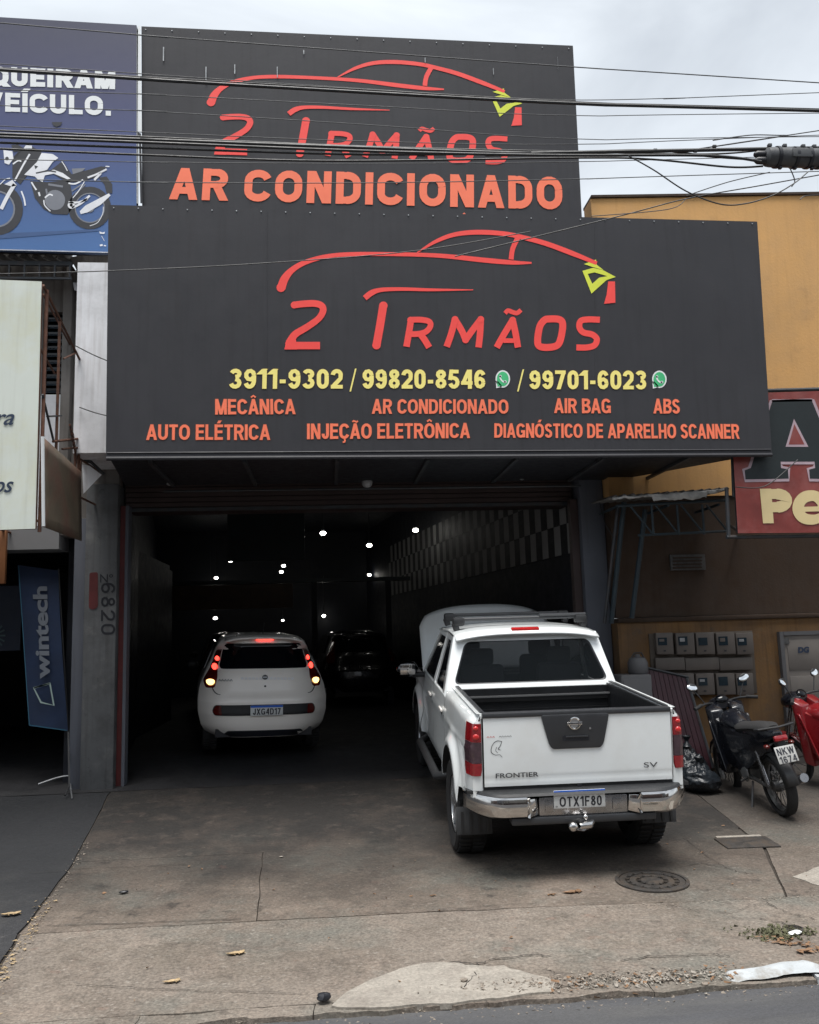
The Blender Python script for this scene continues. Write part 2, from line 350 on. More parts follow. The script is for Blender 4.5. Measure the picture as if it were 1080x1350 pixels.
M['enginegrey'] = mat('engine_metal', (.10, .10, .10), .5, metal=.6, var=.3, scale=20)
M['bag'] = mat('black_bin_bag', (.014, .018, .023), .30, var=.15, scale=10, bump=1.0, bscale=14)
M['burgundy'] = mat('burgundy_sheet', (.035, .007, .013), .55, var=.3, scale=3)
M['greybox'] = mat('grey_white_panel', (.085, .085, .09), .6, var=.1)
M['meter'] = mat('beige_meter_box', (.095, .080, .070), .6, var=.15, scale=5)
M['meterglass'] = mat('meter_window', (.012, .025, .035), .2, var=.1)
M['doorpaint'] = mat('pale_steel_door', (.145, .13, .118), .65, var=.12, scale=3, tint=(.17, .15, .13), tamt=.4, tscale=3)
M['darkcar'] = mat('dark_car_paint', (.004, .005, .007), .3, var=.1, coat=.8)
M['opp1'] = mat('cream_facade', (.30, .28, .25), .9, var=.1); M['opp2'] = mat('brick_red_facade', (.17, .10, .08), .9, var=.15)
M['opp3'] = mat('grey_facade', (.20, .20, .205), .9, var=.1); M['oppwin'] = mat('facade_window', (.02, .025, .03), .1, var=0)
def grad_mat():
    m = mat('blue_billboard_print', (.1, .1, .2), .5, var=0, bump=.1, bscale=2.5); t = m.node_tree; b = t.nodes['Principled BSDF']
    tc = t.nodes.new('ShaderNodeTexCoord'); sp = t.nodes.new('ShaderNodeSeparateXYZ'); r = t.nodes.new('ShaderNodeValToRGB')
    mr = t.nodes.new('ShaderNodeMapRange'); mr.inputs[1].default_value = 0; mr.inputs[2].default_value = 3.0
    t.links.new(tc.outputs['Object'], sp.inputs[0]); t.links.new(sp.outputs[2], mr.inputs[0]); t.links.new(mr.outputs[0], r.inputs[0])
    e = r.color_ramp.elements; e[0].position = 0; e[0].color = (.060, .155, .37, 1); e[1].position = 1; e[1].color = (.050, .053, .088, 1)
    x = e.new(.45); x.color = (.058, .078, .20, 1); x = e.new(.7); x.color = (.058, .062, .13, 1)
    t.links.new(r.outputs[0], b.inputs['Base Color']); return m
M['blueprint'] = grad_mat()

# ------------------------------------------------------------------ flat print
_tx = {}
def text_raw(s, off=.0, shear=0.0, sp=1.0):
    key = (s, off, shear, sp)
    if key in _tx: return _tx[key]
    def go(st):
        cu = bpy.data.curves.new('tmp', 'FONT'); cu.body = st; cu.offset = off; cu.shear = shear; cu.space_character = sp; cu.resolution_u = 4
        o = bpy.data.objects.new('tmp', cu); COL.objects.link(o)
        dg = bpy.context.evaluated_depsgraph_get(); me = o.evaluated_get(dg).to_mesh()
        v = [tuple(p.co[:2]) for p in me.vertices]; f = [tuple(p.vertices) for p in me.polygons]
        o.evaluated_get(dg).to_mesh_clear(); bpy.data.objects.remove(o); bpy.data.curves.remove(cu); return v, f
    v, f = go(s); h, _ = go('H'); h0 = min(p[1] for p in h); h1 = max(p[1] for p in h)
    x0 = min(p[0] for p in v); x1 = max(p[0] for p in v)
    v = [((p[0]-x0)/(x1-x0), (p[1]-h0)/(h1-h0)) for p in v]
    _tx[key] = (v, f); return v, f
def bil(q, u, v):
    q = [np.array(p, float) for p in q]; return (q[0]*(1-u)+q[1]*u)*(1-v)+(q[3]*(1-u)+q[2]*u)*v
def quad_text(mb, s, Q3, off=.02, shear=0, sp=1.0):
    """Q3: four 3D corners: baseline left, baseline right, cap top right, cap top left"""
    v, f = text_raw(s, off, shear, sp); mb.add([bil(Q3, a, b) for a, b in v], f); return mb
def px_text(mb, s, q, Y, off=.02, shear=0, sp=1.0):
    return quad_text(mb, s, [atY(x, y, Y) for x, y in q], off, shear, sp)
# ---- bold grotesque lettering drawn from strokes (cap height 1)
def arc(cx, cy, rx, ry, a0, a1, n=9):
    return [(cx+rx*math.cos(R(a0+(a1-a0)*i/n)), cy+ry*math.sin(R(a0+(a1-a0)*i/n))) for i in range(n+1)]
def glyph(ch, w):
    l, h = w/2, 1-w/2; m = .5
    acc = {'Â': ('A', '^'), 'Ã': ('A', '~'), 'É': ('E', "'"), 'Í': ('I', "'"), 'Ó': ('O', "'"), 'Ô': ('O', '^'), 'Ç': ('C', ',')}
    if ch in acc:
        b, a = acc[ch]; W, S = glyph(b, w); c = W/2; t = w*.62
        if a == "'": S = S+[('d', c-.03, 1.07, c+.09, 1.25)]
        elif a == '^': S = S+[('C', [(c-.17, 1.10), (c, 1.22), (c+.17, 1.10)], t)]
        elif a == '~': S = S+[('c', [(c-.2, 1.10), (c-.11, 1.17), (c, 1.13), (c+.11, 1.09), (c+.2, 1.16)], t)]
        elif a == ',': S = S+[('C', [(c+.02, 0), (c+.06, -.08), (c+.03, -.19), (c-.10, -.20)], t)]
        return W, S
    O = lambda x0, x1: [('c', arc((x0+x1)/2, .75-.0, (x1-x0)/2, h-.75, 0, 180)+arc((x0+x1)/2, .25+.0, (x1-x0)/2, .25-l, 180, 360)+[(x1, .75)], w)]
    G = {
     'A': (.74, [('d', l*.9, 0, .37, 1), ('d', .74-l*.9, 0, .37, 1), ('h', .2, .54, .29)]),
     'B': (.66, [('v', l, 0, 1), ('h', l, .42, l), ('h', l, .40, h), ('h', l, .42, .53), ('c', arc(.38, .76, .18, h-.76, 90, -90), w), ('c', arc(.40, .29, .20, .29-l, 90, -90), w)]),
     'C': (.70, [('c', arc(.36, .66, .26, h-.66, 14, 180)+arc(.36, .34, .26, .34-l, 180, 346), w)]),
     'D': (.70, [('v', l, 0, 1), ('h', l, .32, l), ('h', l, .32, h), ('c', [(.30, h)]+arc(.32, .62, .27, h-.62, 90, 0)+arc(.32, .38, .27, .38-l, 0, -90)+[(.30, l)], w)]),
     'E': (.60, [('v', l, 0, 1), ('h', l, .60, l), ('h', l, .60, h), ('h', l, .56, .52)]),
     'F': (.58, [('v', l, 0, 1), ('h', l, .58, h), ('h', l, .52, .5)]),
     'G': (.74, [('c', arc(.37, .66, .27, h-.66, 20, 180)+arc(.37, .34, .27, .34-l, 180, 350), w), ('h', .40, .74, .44), ('v', .74-l, .03, .5)]),
     'H': (.68, [('v', l, 0, 1), ('v', .68-l, 0, 1), ('h', l, .6, m)]),
     'I': (w, [('v', l, 0, 1)]),
     'J': (.54, [('C', [(.54-l, 1), (.54-l, .30)]+arc(.54-l-.16, .28, .16, .28-l, 0, -180)+[(.54-l-.32, .34)], w)]),
     'K': (.70, [('v', l, 0, 1), ('d', .12, .42, .6, 1), ('d', .62, 0, .30, .6)]),
     'L': (.56, [('v', l, 0, 1), ('h', l, .56, l)]),
     'M': (.82, [('v', l*.9, 0, 1), ('v', .82-l*.9, 0, 1), ('d', .41, 0, l*1.1, 1), ('d', .41, 0, .82-l*1.1, 1)]),
     'N': (.68, [('v', l*.95, 0, 1), ('v', .68-l*.95, 0, 1), ('d', .68-l*1.1, 0, l*1.1, 1)]),
     'O': (.76, [('c', arc(.38, .60, .38-l, h-.60, 0, 180)+arc(.38, .40, .38-l, .40-l, 180, 360)+[(.76-l, .60)], w)]),
     'P': (.64, [('v', l, 0, 1), ('h', l, .40, h), ('h', l, .40, .46), ('c', arc(.37, (h+.46)/2, .19, (h-.46)/2, 90, -90), w)]),
     'Q': (.76, [('c', arc(.38, .60, .38-l, h-.60, 0, 180)+arc(.38, .40, .38-l, .40-l, 180, 360)+[(.76-l, .60)], w), ('d', .68, -.04, .44, .28)]),
     'R': (.68, [('v', l, 0, 1), ('h', l, .42, h), ('h', l, .42, .50), ('c', arc(.39, (h+.50)/2, .19, (h-.50)/2, 90, -90), w), ('d', .60, 0, .38, .48)]),
     'S': (.64, [('c', arc(.32, .735, .205, h-.735, 10, 180, 8)+[(.14, .66), (.22, .56), (.42, .47), (.52, .38)]+arc(.32, .275, .215, .275-l, 0, -172, 8), w)]),
     'T': (.62, [('v', .31, 0, 1), ('h', 0, .62, h)]),
     'U': (.68, [('C', [(l, 1), (l, .36)]+arc(.34, .34, .34-l, .34-l, 180, 360)+[(.68-l, .36), (.68-l, 1)], w)]),
     'V': (.70, [('d', .35, 0, l*.9, 1), ('d', .35, 0, .70-l*.9, 1)]),
     'W': (.98, [('d', .27, 0, l*.9, 1), ('d', .27, 0, .49, 1), ('d', .71, 0, .49, 1), ('d', .71, 0, .98-l*.9, 1)]),
     'X': (.70, [('d', l, 0, .70-l, 1), ('d', .70-l, 0, l, 1)]),
     '0': (.58, [('c', arc(.29, .66, .29-l, h-.66, 0, 180)+arc(.29, .34, .29-l, .34-l, 180, 360)+[(.58-l, .66)], w)]),
     '1': (.40, [('v', .40-l, 0, 1), ('d', .04, .72, .30, .98), ]),
     '2': (.57, [('C', [(l*.9, .70)]+arc(.285, .71, .285-l*.95, h-.71, 165, -10)+[(.46, .52), (.28, .32), (.14, .16), (.11, .10)], w), ('h', 0, .57, l)]),
     '3': (.58, [('c', arc(.28, .745, .185, h-.745, 165, -90), w), ('c', arc(.28, .29, .195, .29-l, 90, -168), w)]),
     '4': (.60, [('v', .46, 0, 1), ('h', 0, .60, .30), ('d', .09, .26, .42, 1)]),
     '5': (.58, [('h', .12, .54, h), ('d', .10, .46, .17, 1), ('c', [(.08, .50), (.16, .575)]+arc(.29, .33, .195, .33-l, 88, -165), w)]),
     '6': (.58, [('c', arc(.29, .32, .29-l, .32-l, 0, 360), w), ('c', arc(.30, .60, .30-l, h-.60, 25, 180)+[(l, .34)], w)]),
     '7': (.56, [('h', 0, .56, h), ('d', .18, 0, .46, .92)]),
     '8': (.58, [('c', arc(.29, .745, .165, h-.745, -90, 270), w), ('c', arc(.29, .285, .29-l, .285-l, -90, 270), w)]),
     '9': (.58, [('c', arc(.29, .68, .29-l, h-.68, 0, 360), w), ('c', arc(.28, .40, .28-l+.02, .40-l, -155, 0)+[(.58-l, .66)], w)]),
     '-': (.32, [('h', .02, .30, .37)]), '/': (.30, [('D', .04, -.04, .26, 1.04)]), '.': (w, [('v', l, 0, w)]), ' ': (.24, []),
    }
    return G[ch]
def bold(mb, s, Q3, w=.22, track=.09, grow=0, nrm=(0, -1, 0)):
    q = [np.array(p, float) for p in Q3]; A = np.linalg.norm(q[1]-q[0])/np.linalg.norm(q[3]-q[0]); n_ = np.array(nrm, float)
    gl = [glyph(c, w) for c in s]; Wn = sum(g_[0] for g_ in gl)+track*(len(s)-1)
    hs = A/Wn; X = 0; idx = 0
    def put(P, faces=None):
        nonlocal idx; idx += 1
        mb.add([tuple(bil(Q3, x/A, y)+n_*.00018*(idx % 7)) for x, y in P], faces or [tuple(range(len(P)))])
    for W, S in gl:
        for e_ in S:
            if e_[0] == 'v':
                x = (X+e_[1])*hs; a = w*min(1, hs**.6)/2+grow; put([(x-a, e_[2]-grow), (x+a, e_[2]-grow), (x+a, e_[3]+grow), (x-a, e_[3]+grow)])
            elif e_[0] == 'h':
                a = w*.45+grow; put([((X+e_[1])*hs-grow, e_[3]-a), ((X+e_[2])*hs+grow, e_[3]-a), ((X+e_[2])*hs+grow, e_[3]+a), ((X+e_[1])*hs-grow, e_[3]+a)])
            elif e_[0] in 'dD':
                x0, y0, x1, y1 = (X+e_[1])*hs, e_[2], (X+e_[3])*hs, e_[4]; L_ = math.hypot(x1-x0, y1-y0); ww = (w if e_[0] == 'd' else w*.5)*min(1, hs**.6)
                a = (ww/2+grow)*min(1.8, L_/max(.05, abs(y1-y0))); dx = (x1-x0)/(y1-y0)*grow
                put([(x0-a-dx, y0-grow), (x0+a-dx, y0-grow), (x1+a+dx, y1+grow), (x1-a+dx, y1+grow)])
            else:
                P = [((X+p[0])*hs, p[1]) for p in e_[1]]; ww = e_[2]*(.5+.5*min(1, hs**.6))+2*grow
                if grow:
                    for i_, j_ in ((0, 1), (-1, -2)):
                        d = math.hypot(P[i_][0]-P[j_][0], P[i_][1]-P[j_][1]) or 1
                        if math.hypot(P[0][0]-P[-1][0], P[0][1]-P[-1][1]) > .02: P[i_] = (P[i_][0]+(P[i_][0]-P[j_][0])/d*grow, P[i_][1]+(P[i_][1]-P[j_][1])/d*grow)
                t = MB(); idx += 1; k_ = idx
                closed = math.hypot(P[0][0]-P[-1][0], P[0][1]-P[-1][1]) < .02
                if closed: P = P[:-1]+[P[0], P[1]]
                ribbon(t, [(x, y, ww) for x, y in P], lambda x, y: tuple(bil(Q3, x/A, y)+n_*.00018*(k_ % 7)))
                if closed:
                    n2 = len(P); t.f = t.f[:-1]
                mb.add(t.v, t.f)
        X += W+track
    return mb
def px_bold(mb, s, q, Y, w=.22, track=.09, grow=0): return bold(mb, s, [atY(x, y, Y) for x, y in q], w, track, grow)
def px_poly(mb, pts, Y): return mb.add([atY(x, y, Y) for x, y in pts], [tuple(range(len(pts)))])
def ribbon(mb, pts, conv, cap=True):
    """pts: (x, y, width) along a line, conv: 2D->3D"""
    L_, R_ = [], []
    for i, p in enumerate(pts):
        a = pts[max(0, i-1)]; b = pts[min(len(pts)-1, i+1)]; dx, dy = b[0]-a[0], b[1]-a[1]; d = math.hypot(dx, dy) or 1
        nx, ny = -dy/d*p[2]/2, dx/d*p[2]/2; L_.append(conv(p[0]+nx, p[1]+ny)); R_.append(conv(p[0]-nx, p[1]-ny))
    n = len(pts); mb.add(L_+R_, [(i, i+1, n+i+1, n+i) for i in range(n-1)])
    return mb
def disc(mb, c, r, conv, n=24, ry=None):
    P = [conv(c[0]+r*math.cos(2*math.pi*k/n), c[1]+(ry or r)*math.sin(2*math.pi*k/n)) for k in range(n)]; mb.add(P, [tuple(range(n))]); return mb
def annulus(mb, c, r0, r1, conv, n=28):
    A = [conv(c[0]+r0*math.cos(2*math.pi*k/n), c[1]+r0*math.sin(2*math.pi*k/n)) for k in range(n)]
    B = [conv(c[0]+r1*math.cos(2*math.pi*k/n), c[1]+r1*math.sin(2*math.pi*k/n)) for k in range(n)]
    return mb.ring(A, B)

# ================================================================== GROUND
def struct(o, label=None): o['kind'] = 'structure'; return o
mb = MB(); mb.grid(lambda u, v: (-70+150*u, -60+64.80*v, .086+.003*math.sin(v*9)), 6, 8)
struct(mb.build('road', M['asphalt']))
mb = MB()
for a, b in zip(GP[1:], GP[2:]): mb.add([(-70, a[0], a[1]-.016), (80, a[0], a[1]-.016), (80, b[0], b[1]-.016), (-70, b[0], b[1]-.016)], [(0, 1, 2, 3)])
struct(mb.build('ground', M['dirt'], smooth=True))
sw = thing('pavement', None, None, (0, 0, 0)); sw['kind'] = 'structure'
def slab(name, P, m, th=.06, dz=0, jit=.012, step=.12, gy=True):
    """irregular-edged slab following the ground profile; P = plan polygon"""
    E = []; n = len(P)
    for i in range(n):
        a, b = np.array(P[i], float), np.array(P[(i+1) % n], float); k = max(1, int(np.linalg.norm(b-a)/step))
        for j in range(k):
            q = a+(b-a)*j/k; w = mnoise.noise(Vector((q[0]*3.1, q[1]*3.1, 3))) * jit + mnoise.noise(Vector((q[0]*17, q[1]*17, 8))) * jit*.6
            E.append((q[0]+w, q[1]+w*1.3))
    bm = bmesh.new(); vs = [bm.verts.new((x, y, 0)) for x, y in E]; f = bm.faces.new(vs)
    if f.normal.z < 0 or True: bmesh.ops.recalc_face_normals(bm, faces=bm.faces)
    ys = [p[1] for p in E]; xs = [p[0] for p in E]
    y = min(ys)+.2
    while y < max(ys)-.1:
        bmesh.ops.bisect_plane(bm, geom=bm.verts[:]+bm.edges[:]+bm.faces[:], plane_co=(0, y, 0), plane_no=(0, 1, 0)); y += .3
    x = min(xs)+.25
    while x < max(xs)-.1 and max(xs)-min(xs) < 12:
        bmesh.ops.bisect_plane(bm, geom=bm.verts[:]+bm.edges[:]+bm.faces[:], plane_co=(x, 0, 0), plane_no=(1, 0, 0)); x += .35
    r = bmesh.ops.extrude_face_region(bm, geom=bm.faces[:]); low = [e for e in r['geom'] if isinstance(e, bmesh.types.BMVert)]
    lows = set(low)
    for v in bm.verts:
        h = g(max(v.co.y, 4.87))+dz+.004*mnoise.noise(Vector((v.co.x*1.3, v.co.y*1.3, 0)))
        v.co.z = h-th if v in lows else h
    bmesh.ops.recalc_face_normals(bm, faces=bm.faces)
    me = bpy.data.meshes.new(name); bm.to_mesh(me); bm.free(); me.materials.append(m)
    me.polygons.foreach_set('use_smooth', [True]*len(me.polygons)); me.set_sharp_from_angle(angle=R(35))
    o = bpy.data.objects.new(name, me); COL.objects.link(o); return o
def pv(o): o.parent = sw; return o
gp = .012
pv(slab('concrete_slab', [(-1.86, 4.925), (3.9, 4.925), (3.9, 6.125), (.57, 6.295), (-2.06, 6.34)], M['concrete2']))
pv(slab('concrete_slab', [(3.91, 4.925), (12, 4.925), (12, 6.05), (3.91, 6.12)], M['concrete2'], dz=-.004))
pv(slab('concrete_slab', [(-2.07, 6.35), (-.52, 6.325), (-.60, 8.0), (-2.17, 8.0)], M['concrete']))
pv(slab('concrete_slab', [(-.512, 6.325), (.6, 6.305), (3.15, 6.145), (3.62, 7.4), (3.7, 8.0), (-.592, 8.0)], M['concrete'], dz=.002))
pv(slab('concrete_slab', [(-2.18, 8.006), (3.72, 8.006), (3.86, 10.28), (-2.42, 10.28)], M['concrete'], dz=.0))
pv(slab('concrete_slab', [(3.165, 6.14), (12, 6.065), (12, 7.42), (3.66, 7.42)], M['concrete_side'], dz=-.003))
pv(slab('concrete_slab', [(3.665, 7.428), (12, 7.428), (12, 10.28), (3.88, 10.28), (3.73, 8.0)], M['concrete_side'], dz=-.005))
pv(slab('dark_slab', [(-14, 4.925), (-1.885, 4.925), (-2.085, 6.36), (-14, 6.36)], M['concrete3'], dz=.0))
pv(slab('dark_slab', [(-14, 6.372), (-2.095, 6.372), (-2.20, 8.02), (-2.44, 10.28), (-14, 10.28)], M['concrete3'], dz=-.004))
# kerb stones, mostly worn down flush with the slab
kx = -14.0; i = 0
while kx < 14:
    w = 1.0 if not -2 < kx < 3 else .9
    m_ = M['kerbwhite'] if 2.2 < kx+.45 < 3.2 else M['concrete2']
    a, b = kx, kx+w-.006; dz = .014 if m_ is M['kerbwhite'] else 0.0
    o = slab('kerb_stone', [(a, 4.80), (b, 4.80), (b, 4.918), (a, 4.918)], m_, th=.16, dz=dz-.002 + .035*(1 if False else 0), jit=.034, step=.05)
    pv(o); kx += w; i += 1
# the white-washed kerb piece is a sloping lump
mb = MB(); 
def wk(u, v):
    x = 2.10+.62*u; y = 4.83+.17*v; h = .150*math.sin(math.pi*min(1, max(0, v*.92+.10)))**.5*(min(1, u*5)*min(1, (1-u)*6))**.5
    return (x+.015*mnoise.noise(Vector((x*6, y*6, 1))), y+.03*mnoise.noise(Vector((x*5, 2, 0))), .098+h*(.22+.30*u)+.004*mnoise.noise(Vector((x*22, y*22, 0))))
mb.grid(wk, 26, 10); o = mb.build('kerb_lump', M['kerbwhite'], smooth=True); pv(o); 
# pale cement patch at the kerb
P = [(-.02, 4.86), (.06, 5.02), (.20, 5.17), (.42, 5.33), (.62, 5.36), (.8, 5.27), (.97, 5.25), (1.12, 5.1), (1.20, 4.98), (1.16, 4.86), (.6, 4.80), (.3, 4.81)]
pv(slab('cement_patch', P, M['patch'], th=.03, dz=.010, jit=.03, step=.05))
pv(slab('cement_patch', [(3.5, 6.25), (4.3, 6.2), (4.5, 6.7), (3.9, 6.85), (3.45, 6.6)], M['patch'], th=.03, dz=.004, jit=.04, step=.06))
# cracks
def crack(pts, w=.008):
    w *= .7
    rnd = random.Random(int(pts[0][0]*97)); Q = []
    for (a, b) in zip(pts, pts[1:]):
        for j in range(7):
            t = j/7; Q.append((a[0]+(b[0]-a[0])*t+rnd.uniform(-.012, .012), a[1]+(b[1]-a[1])*t+rnd.uniform(-.012, .012), w*rnd.uniform(.4, 1.3)))
    mb = MB(); ribbon(mb, Q, lambda x, y: (x, y, g(y)+.0085)); return mb.build('crack', M['crack'], recalc=False)
def pc(*pp): return [atG(x, y)[:2] for x, y in pp]
for pts, w in ((pc((560, 1274), (600, 1270), (633, 1272), (655, 1265), (705, 1260), (730, 1262)), .014), (pc((820, 1268), (860, 1262), (900, 1262), (940, 1258), (968, 1265)), .012),
               (pc((905, 1142), (925, 1139), (960, 1146), (973, 1150), (995, 1154)), .010), (pc((630, 1272), (625, 1290), (610, 1305)), .01), (pc((60, 1222), (150, 1219), (240, 1216), (330, 1212)), .010), (pc((480, 1205), (560, 1203), (640, 1196), (720, 1192)), .006), (pc((905, 1200), (960, 1205), (1010, 1190)), .006), (pc((100, 1298), (200, 1306), (320, 1310), (420, 1312)), .007), (pc((880, 1163), (930, 1175), (960, 1170)), .006),
               (pc((1010, 1190), (1040, 1205), (1080, 1215)), .01), (pc((40, 1152), (120, 1146), (200, 1143), (260, 1140)), .006), 
               (pc((1000, 1212), (1030, 1217), (1060, 1232)), .01), (pc((180, 1250), (250, 1243), (330, 1250)), .004), (pc((900, 1105), (940, 1135), (960, 1146)), .006)):
    pv(crack(pts, w))
# crumbled broken concrete and grit along joints: uncountable
def scatter(name, n, where, size, m, seed, label, flat=.5, cat=None):
    rnd = random.Random(seed); mb = MB()
    for i in range(n):
        x, y = where(rnd); s = size*rnd.uniform(.4, 1.5); z = g(y)+s*.15+(.006)
        vs = [(x+s*rnd.uniform(-1, 1), y+s*rnd.uniform(-1, 1), z+s*flat*rnd.uniform(-.6, 1)) for _ in range(4)]
        mb.add(vs, [(0, 1, 2), (0, 1, 3), (1, 2, 3), (0, 2, 3)])
    o = mb.build(name, m, recalc=False); o['kind'] = 'stuff'; o['label'] = label; return o
jl = lambda r: (lambda t: (-1.86+(-.36)*t+r.gauss(0, .02), 4.95+3.6*t))(r.random()**1.4)
scatter('grit', 420, jl, .010, M['grit'], 1, 'pale grit and crumbs along the joint beside the dark pavement')
scatter('grit', 1500, lambda r: (r.uniform(-3, 4.5), 4.83-abs(r.gauss(0, .09))), .010, M['grit'], 2, 'crumbs of concrete lying along the kerb edge on the road').location.z = -.012
scatter('grit', 500, lambda r: (r.gauss(1.35, .35), r.gauss(4.98, .05)), .013, M['grit'], 3, 'broken concrete crumbs beside the pale cement patch')
scatter('grit', 300, lambda r: (r.uniform(1.8, 4.4), r.gauss(6.14, .02)), .007, M['grit'], 5, 'fine crumbs along the joint behind the manhole cover')
scatter('grit', 700, lambda r: (r.uniform(-2, 4.5), r.uniform(4.95, 8.2)), .0048, M['grit'], 6, 'scattered grit specks over the concrete ramp')
scatter('grit', 500, lambda r: (r.gauss(1.75, .3), r.gauss(4.93, .05)), .012, M['patch'], 16, 'pale crumbs of broken kerb between the cement patch and white kerb')
scatter('leaf_litter', 130, lambda r: (r.uniform(1.1, 2.3), r.gauss(4.92, .05)), .016, M['leaf'], 17, 'brown leaf bits caught along the crumbled kerb')
scatter('leaf_litter', 60, lambda r: (r.uniform(-1.8, 4), r.uniform(5.0, 8.2)), .013, M['leaf'], 18, 'tiny leaf bits spread over the concrete')
scatter('leaf_litter', 170, lambda r: (lambda t: (-1.82-.3*t+r.gauss(0, .035), 4.9+2.2*t))(r.random()), .016, M['leaf2'], 4, 'straw coloured leaf bits gathered in the left joint', .2)
scatter('leaf_litter', 150, lambda r: (lambda t: (2.62+.42*t+r.gauss(0, .03), 5.42-.42*t+r.gauss(0, .03)))(r.random()), .02, M['leaf'], 8, 'brown dry leaf bits trailing down to the white kerb', .25)
scatter('weeds', 420, lambda r: (2.76+r.gauss(0, .12), 5.48+r.gauss(0, .055)), .014, M['grass'], 9, 'small green and dry weeds round the pipe hole by the kerb', 1.1)
def leafo(px, py, s, rot, m, label, group=None):
    x, y, z = atG(px, py); mb = MB()
    prof = [(-1, 0), (-.6, .28), (-.1, .42), (.4, .3), (1, .02), (.4, -.26), (-.1, -.38), (-.6, -.25)]
    for a, b, r2, sc, dy in ((0, 0, 0, 1, 0), (.5, .3, 1.2, .8, .3), (-.6, -.2, 2.4, .7, .2)):
        c, sn = math.cos(rot+r2), math.sin(rot+r2)
        vs = [(x+s*a+s*sc*(p*c-q*sn), y+s*b*.6+s*sc*(p*sn+q*c)*.8, z+.008+s*(.35*abs(q)+.25*p*p*dy)) for p, q in prof]; ctr = (x+s*a, y+s*b*.6, z+.006)
        mb.add(vs+[ctr], [(i, (i+1) % 8, 8) for i in range(8)])
    o = mb.build('dry_leaf', m, recalc=False); tag(o, label, 'leaf', group); return o
leafo(757, 1178, .075, .2, M['leaf'], 'curled brown leaves lying behind the pickup bumper', 'dry leaves on the ground')
leafo(727, 1181, .035, 2.2, M['leaf'], 'small brown leaf left of the curled leaves behind the pickup', 'dry leaves on the ground')
leafo(312, 1259, .06, .1, M['leaf2'], 'straw yellow leaf alone in the middle of the front pavement', 'dry leaves on the ground')
leafo(228, 1296, .05, .3, M['leaf2'], 'thin pale leaf near the kerb at lower left', 'dry leaves on the ground')
leafo(15, 1207, .07, .1, M['leaf2'], 'long straw leaf on the dark pavement at the left edge', 'dry leaves on the ground')
leafo(571, 1182, .025, 1, M['leaf'], 'tiny brown leaf on the ramp left of the pickup shadow', 'dry leaves on the ground')
leafo(1062, 1256, .06, 2.4, M['leaf'], 'brown leaf heap near the white kerb at right', 'dry leaves on the ground')
def lump(name, px, py, d, m, label, cat, rot=0):
    x, y, z = atG(px, py); mb = MB(); rnd = random.Random(px)
    mb.ell((0, 0, d[2]*.5), (d[0]/2, d[1]/2, d[2]/2), 10, 7, (0, 0, rot)); mb.v = [(a+rnd.uniform(-.1, .1)*d[0]+x, b+rnd.uniform(-.1, .1)*d[1]+y, max(z, c+z+.006)) for a, b, c in mb.v]
    return tag(mb.build(name, m, smooth=True), label, cat)
lump('black_rag', 427, 1322, (.075, .06, .045), M['ink'], 'small black scrap lying at the kerb edge', 'rubbish', .3)
lump('dark_scrap', 163, 1179, (.08, .03, .02), M['ink'], 'thin dark scrap on the left of the concrete ramp', 'rubbish', .2)
lump('white_paper', 1048, 1233, (.10, .05, .02), M['wwhite'], 'scrap of white paper on the weeds by the kerb', 'rubbish', .4)
lump('white_scrap', 371, 1091 if False else 1131, (.035, .02, .008), M['patch'], 'small pale chip lying in the middle of the ramp', 'rubbish')
lump('stone', 930, 1302, (.045, .03, .022), M['grit'], 'loose grey stone at the foot of the white kerb', 'stone', .4)
lump('stone', 612, 1296, (.04, .03, .02), M['grit'], 'loose stone beside the crumbling end of the cement patch', 'stone', .1)
# manhole
mx_, my_, mz_ = atG(860, 1163); sl = math.atan(.032)
mh = thing('manhole_cover', 'round cast iron manhole cover with concentric rings set in the ramp', 'manhole cover', (mx_, my_, mz_+.004), (sl, 0, 0))
MB().lathe([(.27, .002), (.27, .012), (.245, .014), (.245, .004)], n=48).build('rim', M['iron'], mh, smooth=True)
MB().lathe([(.243, .001), (.238, .010), (.20, .010), (.197, .004), (.165, .004), (.162, .010), (.12, .010), (.117, .004), (.085, .004), (.082, .010), (.0, .010)], n=48).build('lid', M['iron'], mh, smooth=True)
mb = MB()
for k in range(16): a = 2*math.pi*k/16; mb.box((.181*math.cos(a), .181*math.sin(a), .009), (.03, .018, .008), (0, 0, a))
for k in range(10): a = 2*math.pi*k/10; mb.box((.10*math.cos(a), .10*math.sin(a), .012), (.022, .014, .008), (0, 0, a))
mb.build('tread_studs', M['iron'], mh)
x, y, z = atG(985, 1112)
uc = thing('utility_cover', 'rectangular sunken iron cover with pale cement rim near the motorcycles', 'cover', (x, y, z+.002), (math.atan(.05), 0, R(-3)))
MB().box((0, 0, .004), (.46, .30, .016)).build('plate', M['iron'], uc, bevel=.004)
MB().box((0, .175, .005), (.40, .045, .02)).build('cement_rim', M['patch'], uc, bevel=.006)
x, y, z = atG(1030, 1236)
pr = tag(MB().lathe([(.06, 0), (.065, .012), (.05, .016), (.045, -.01), (0, -.012)], (2.86, 5.52, g(5.5)+.004), n=20).build('pipe_ring', M['iron'], smooth=True), 'small round iron pipe ring among weeds by the kerb', 'pipe')

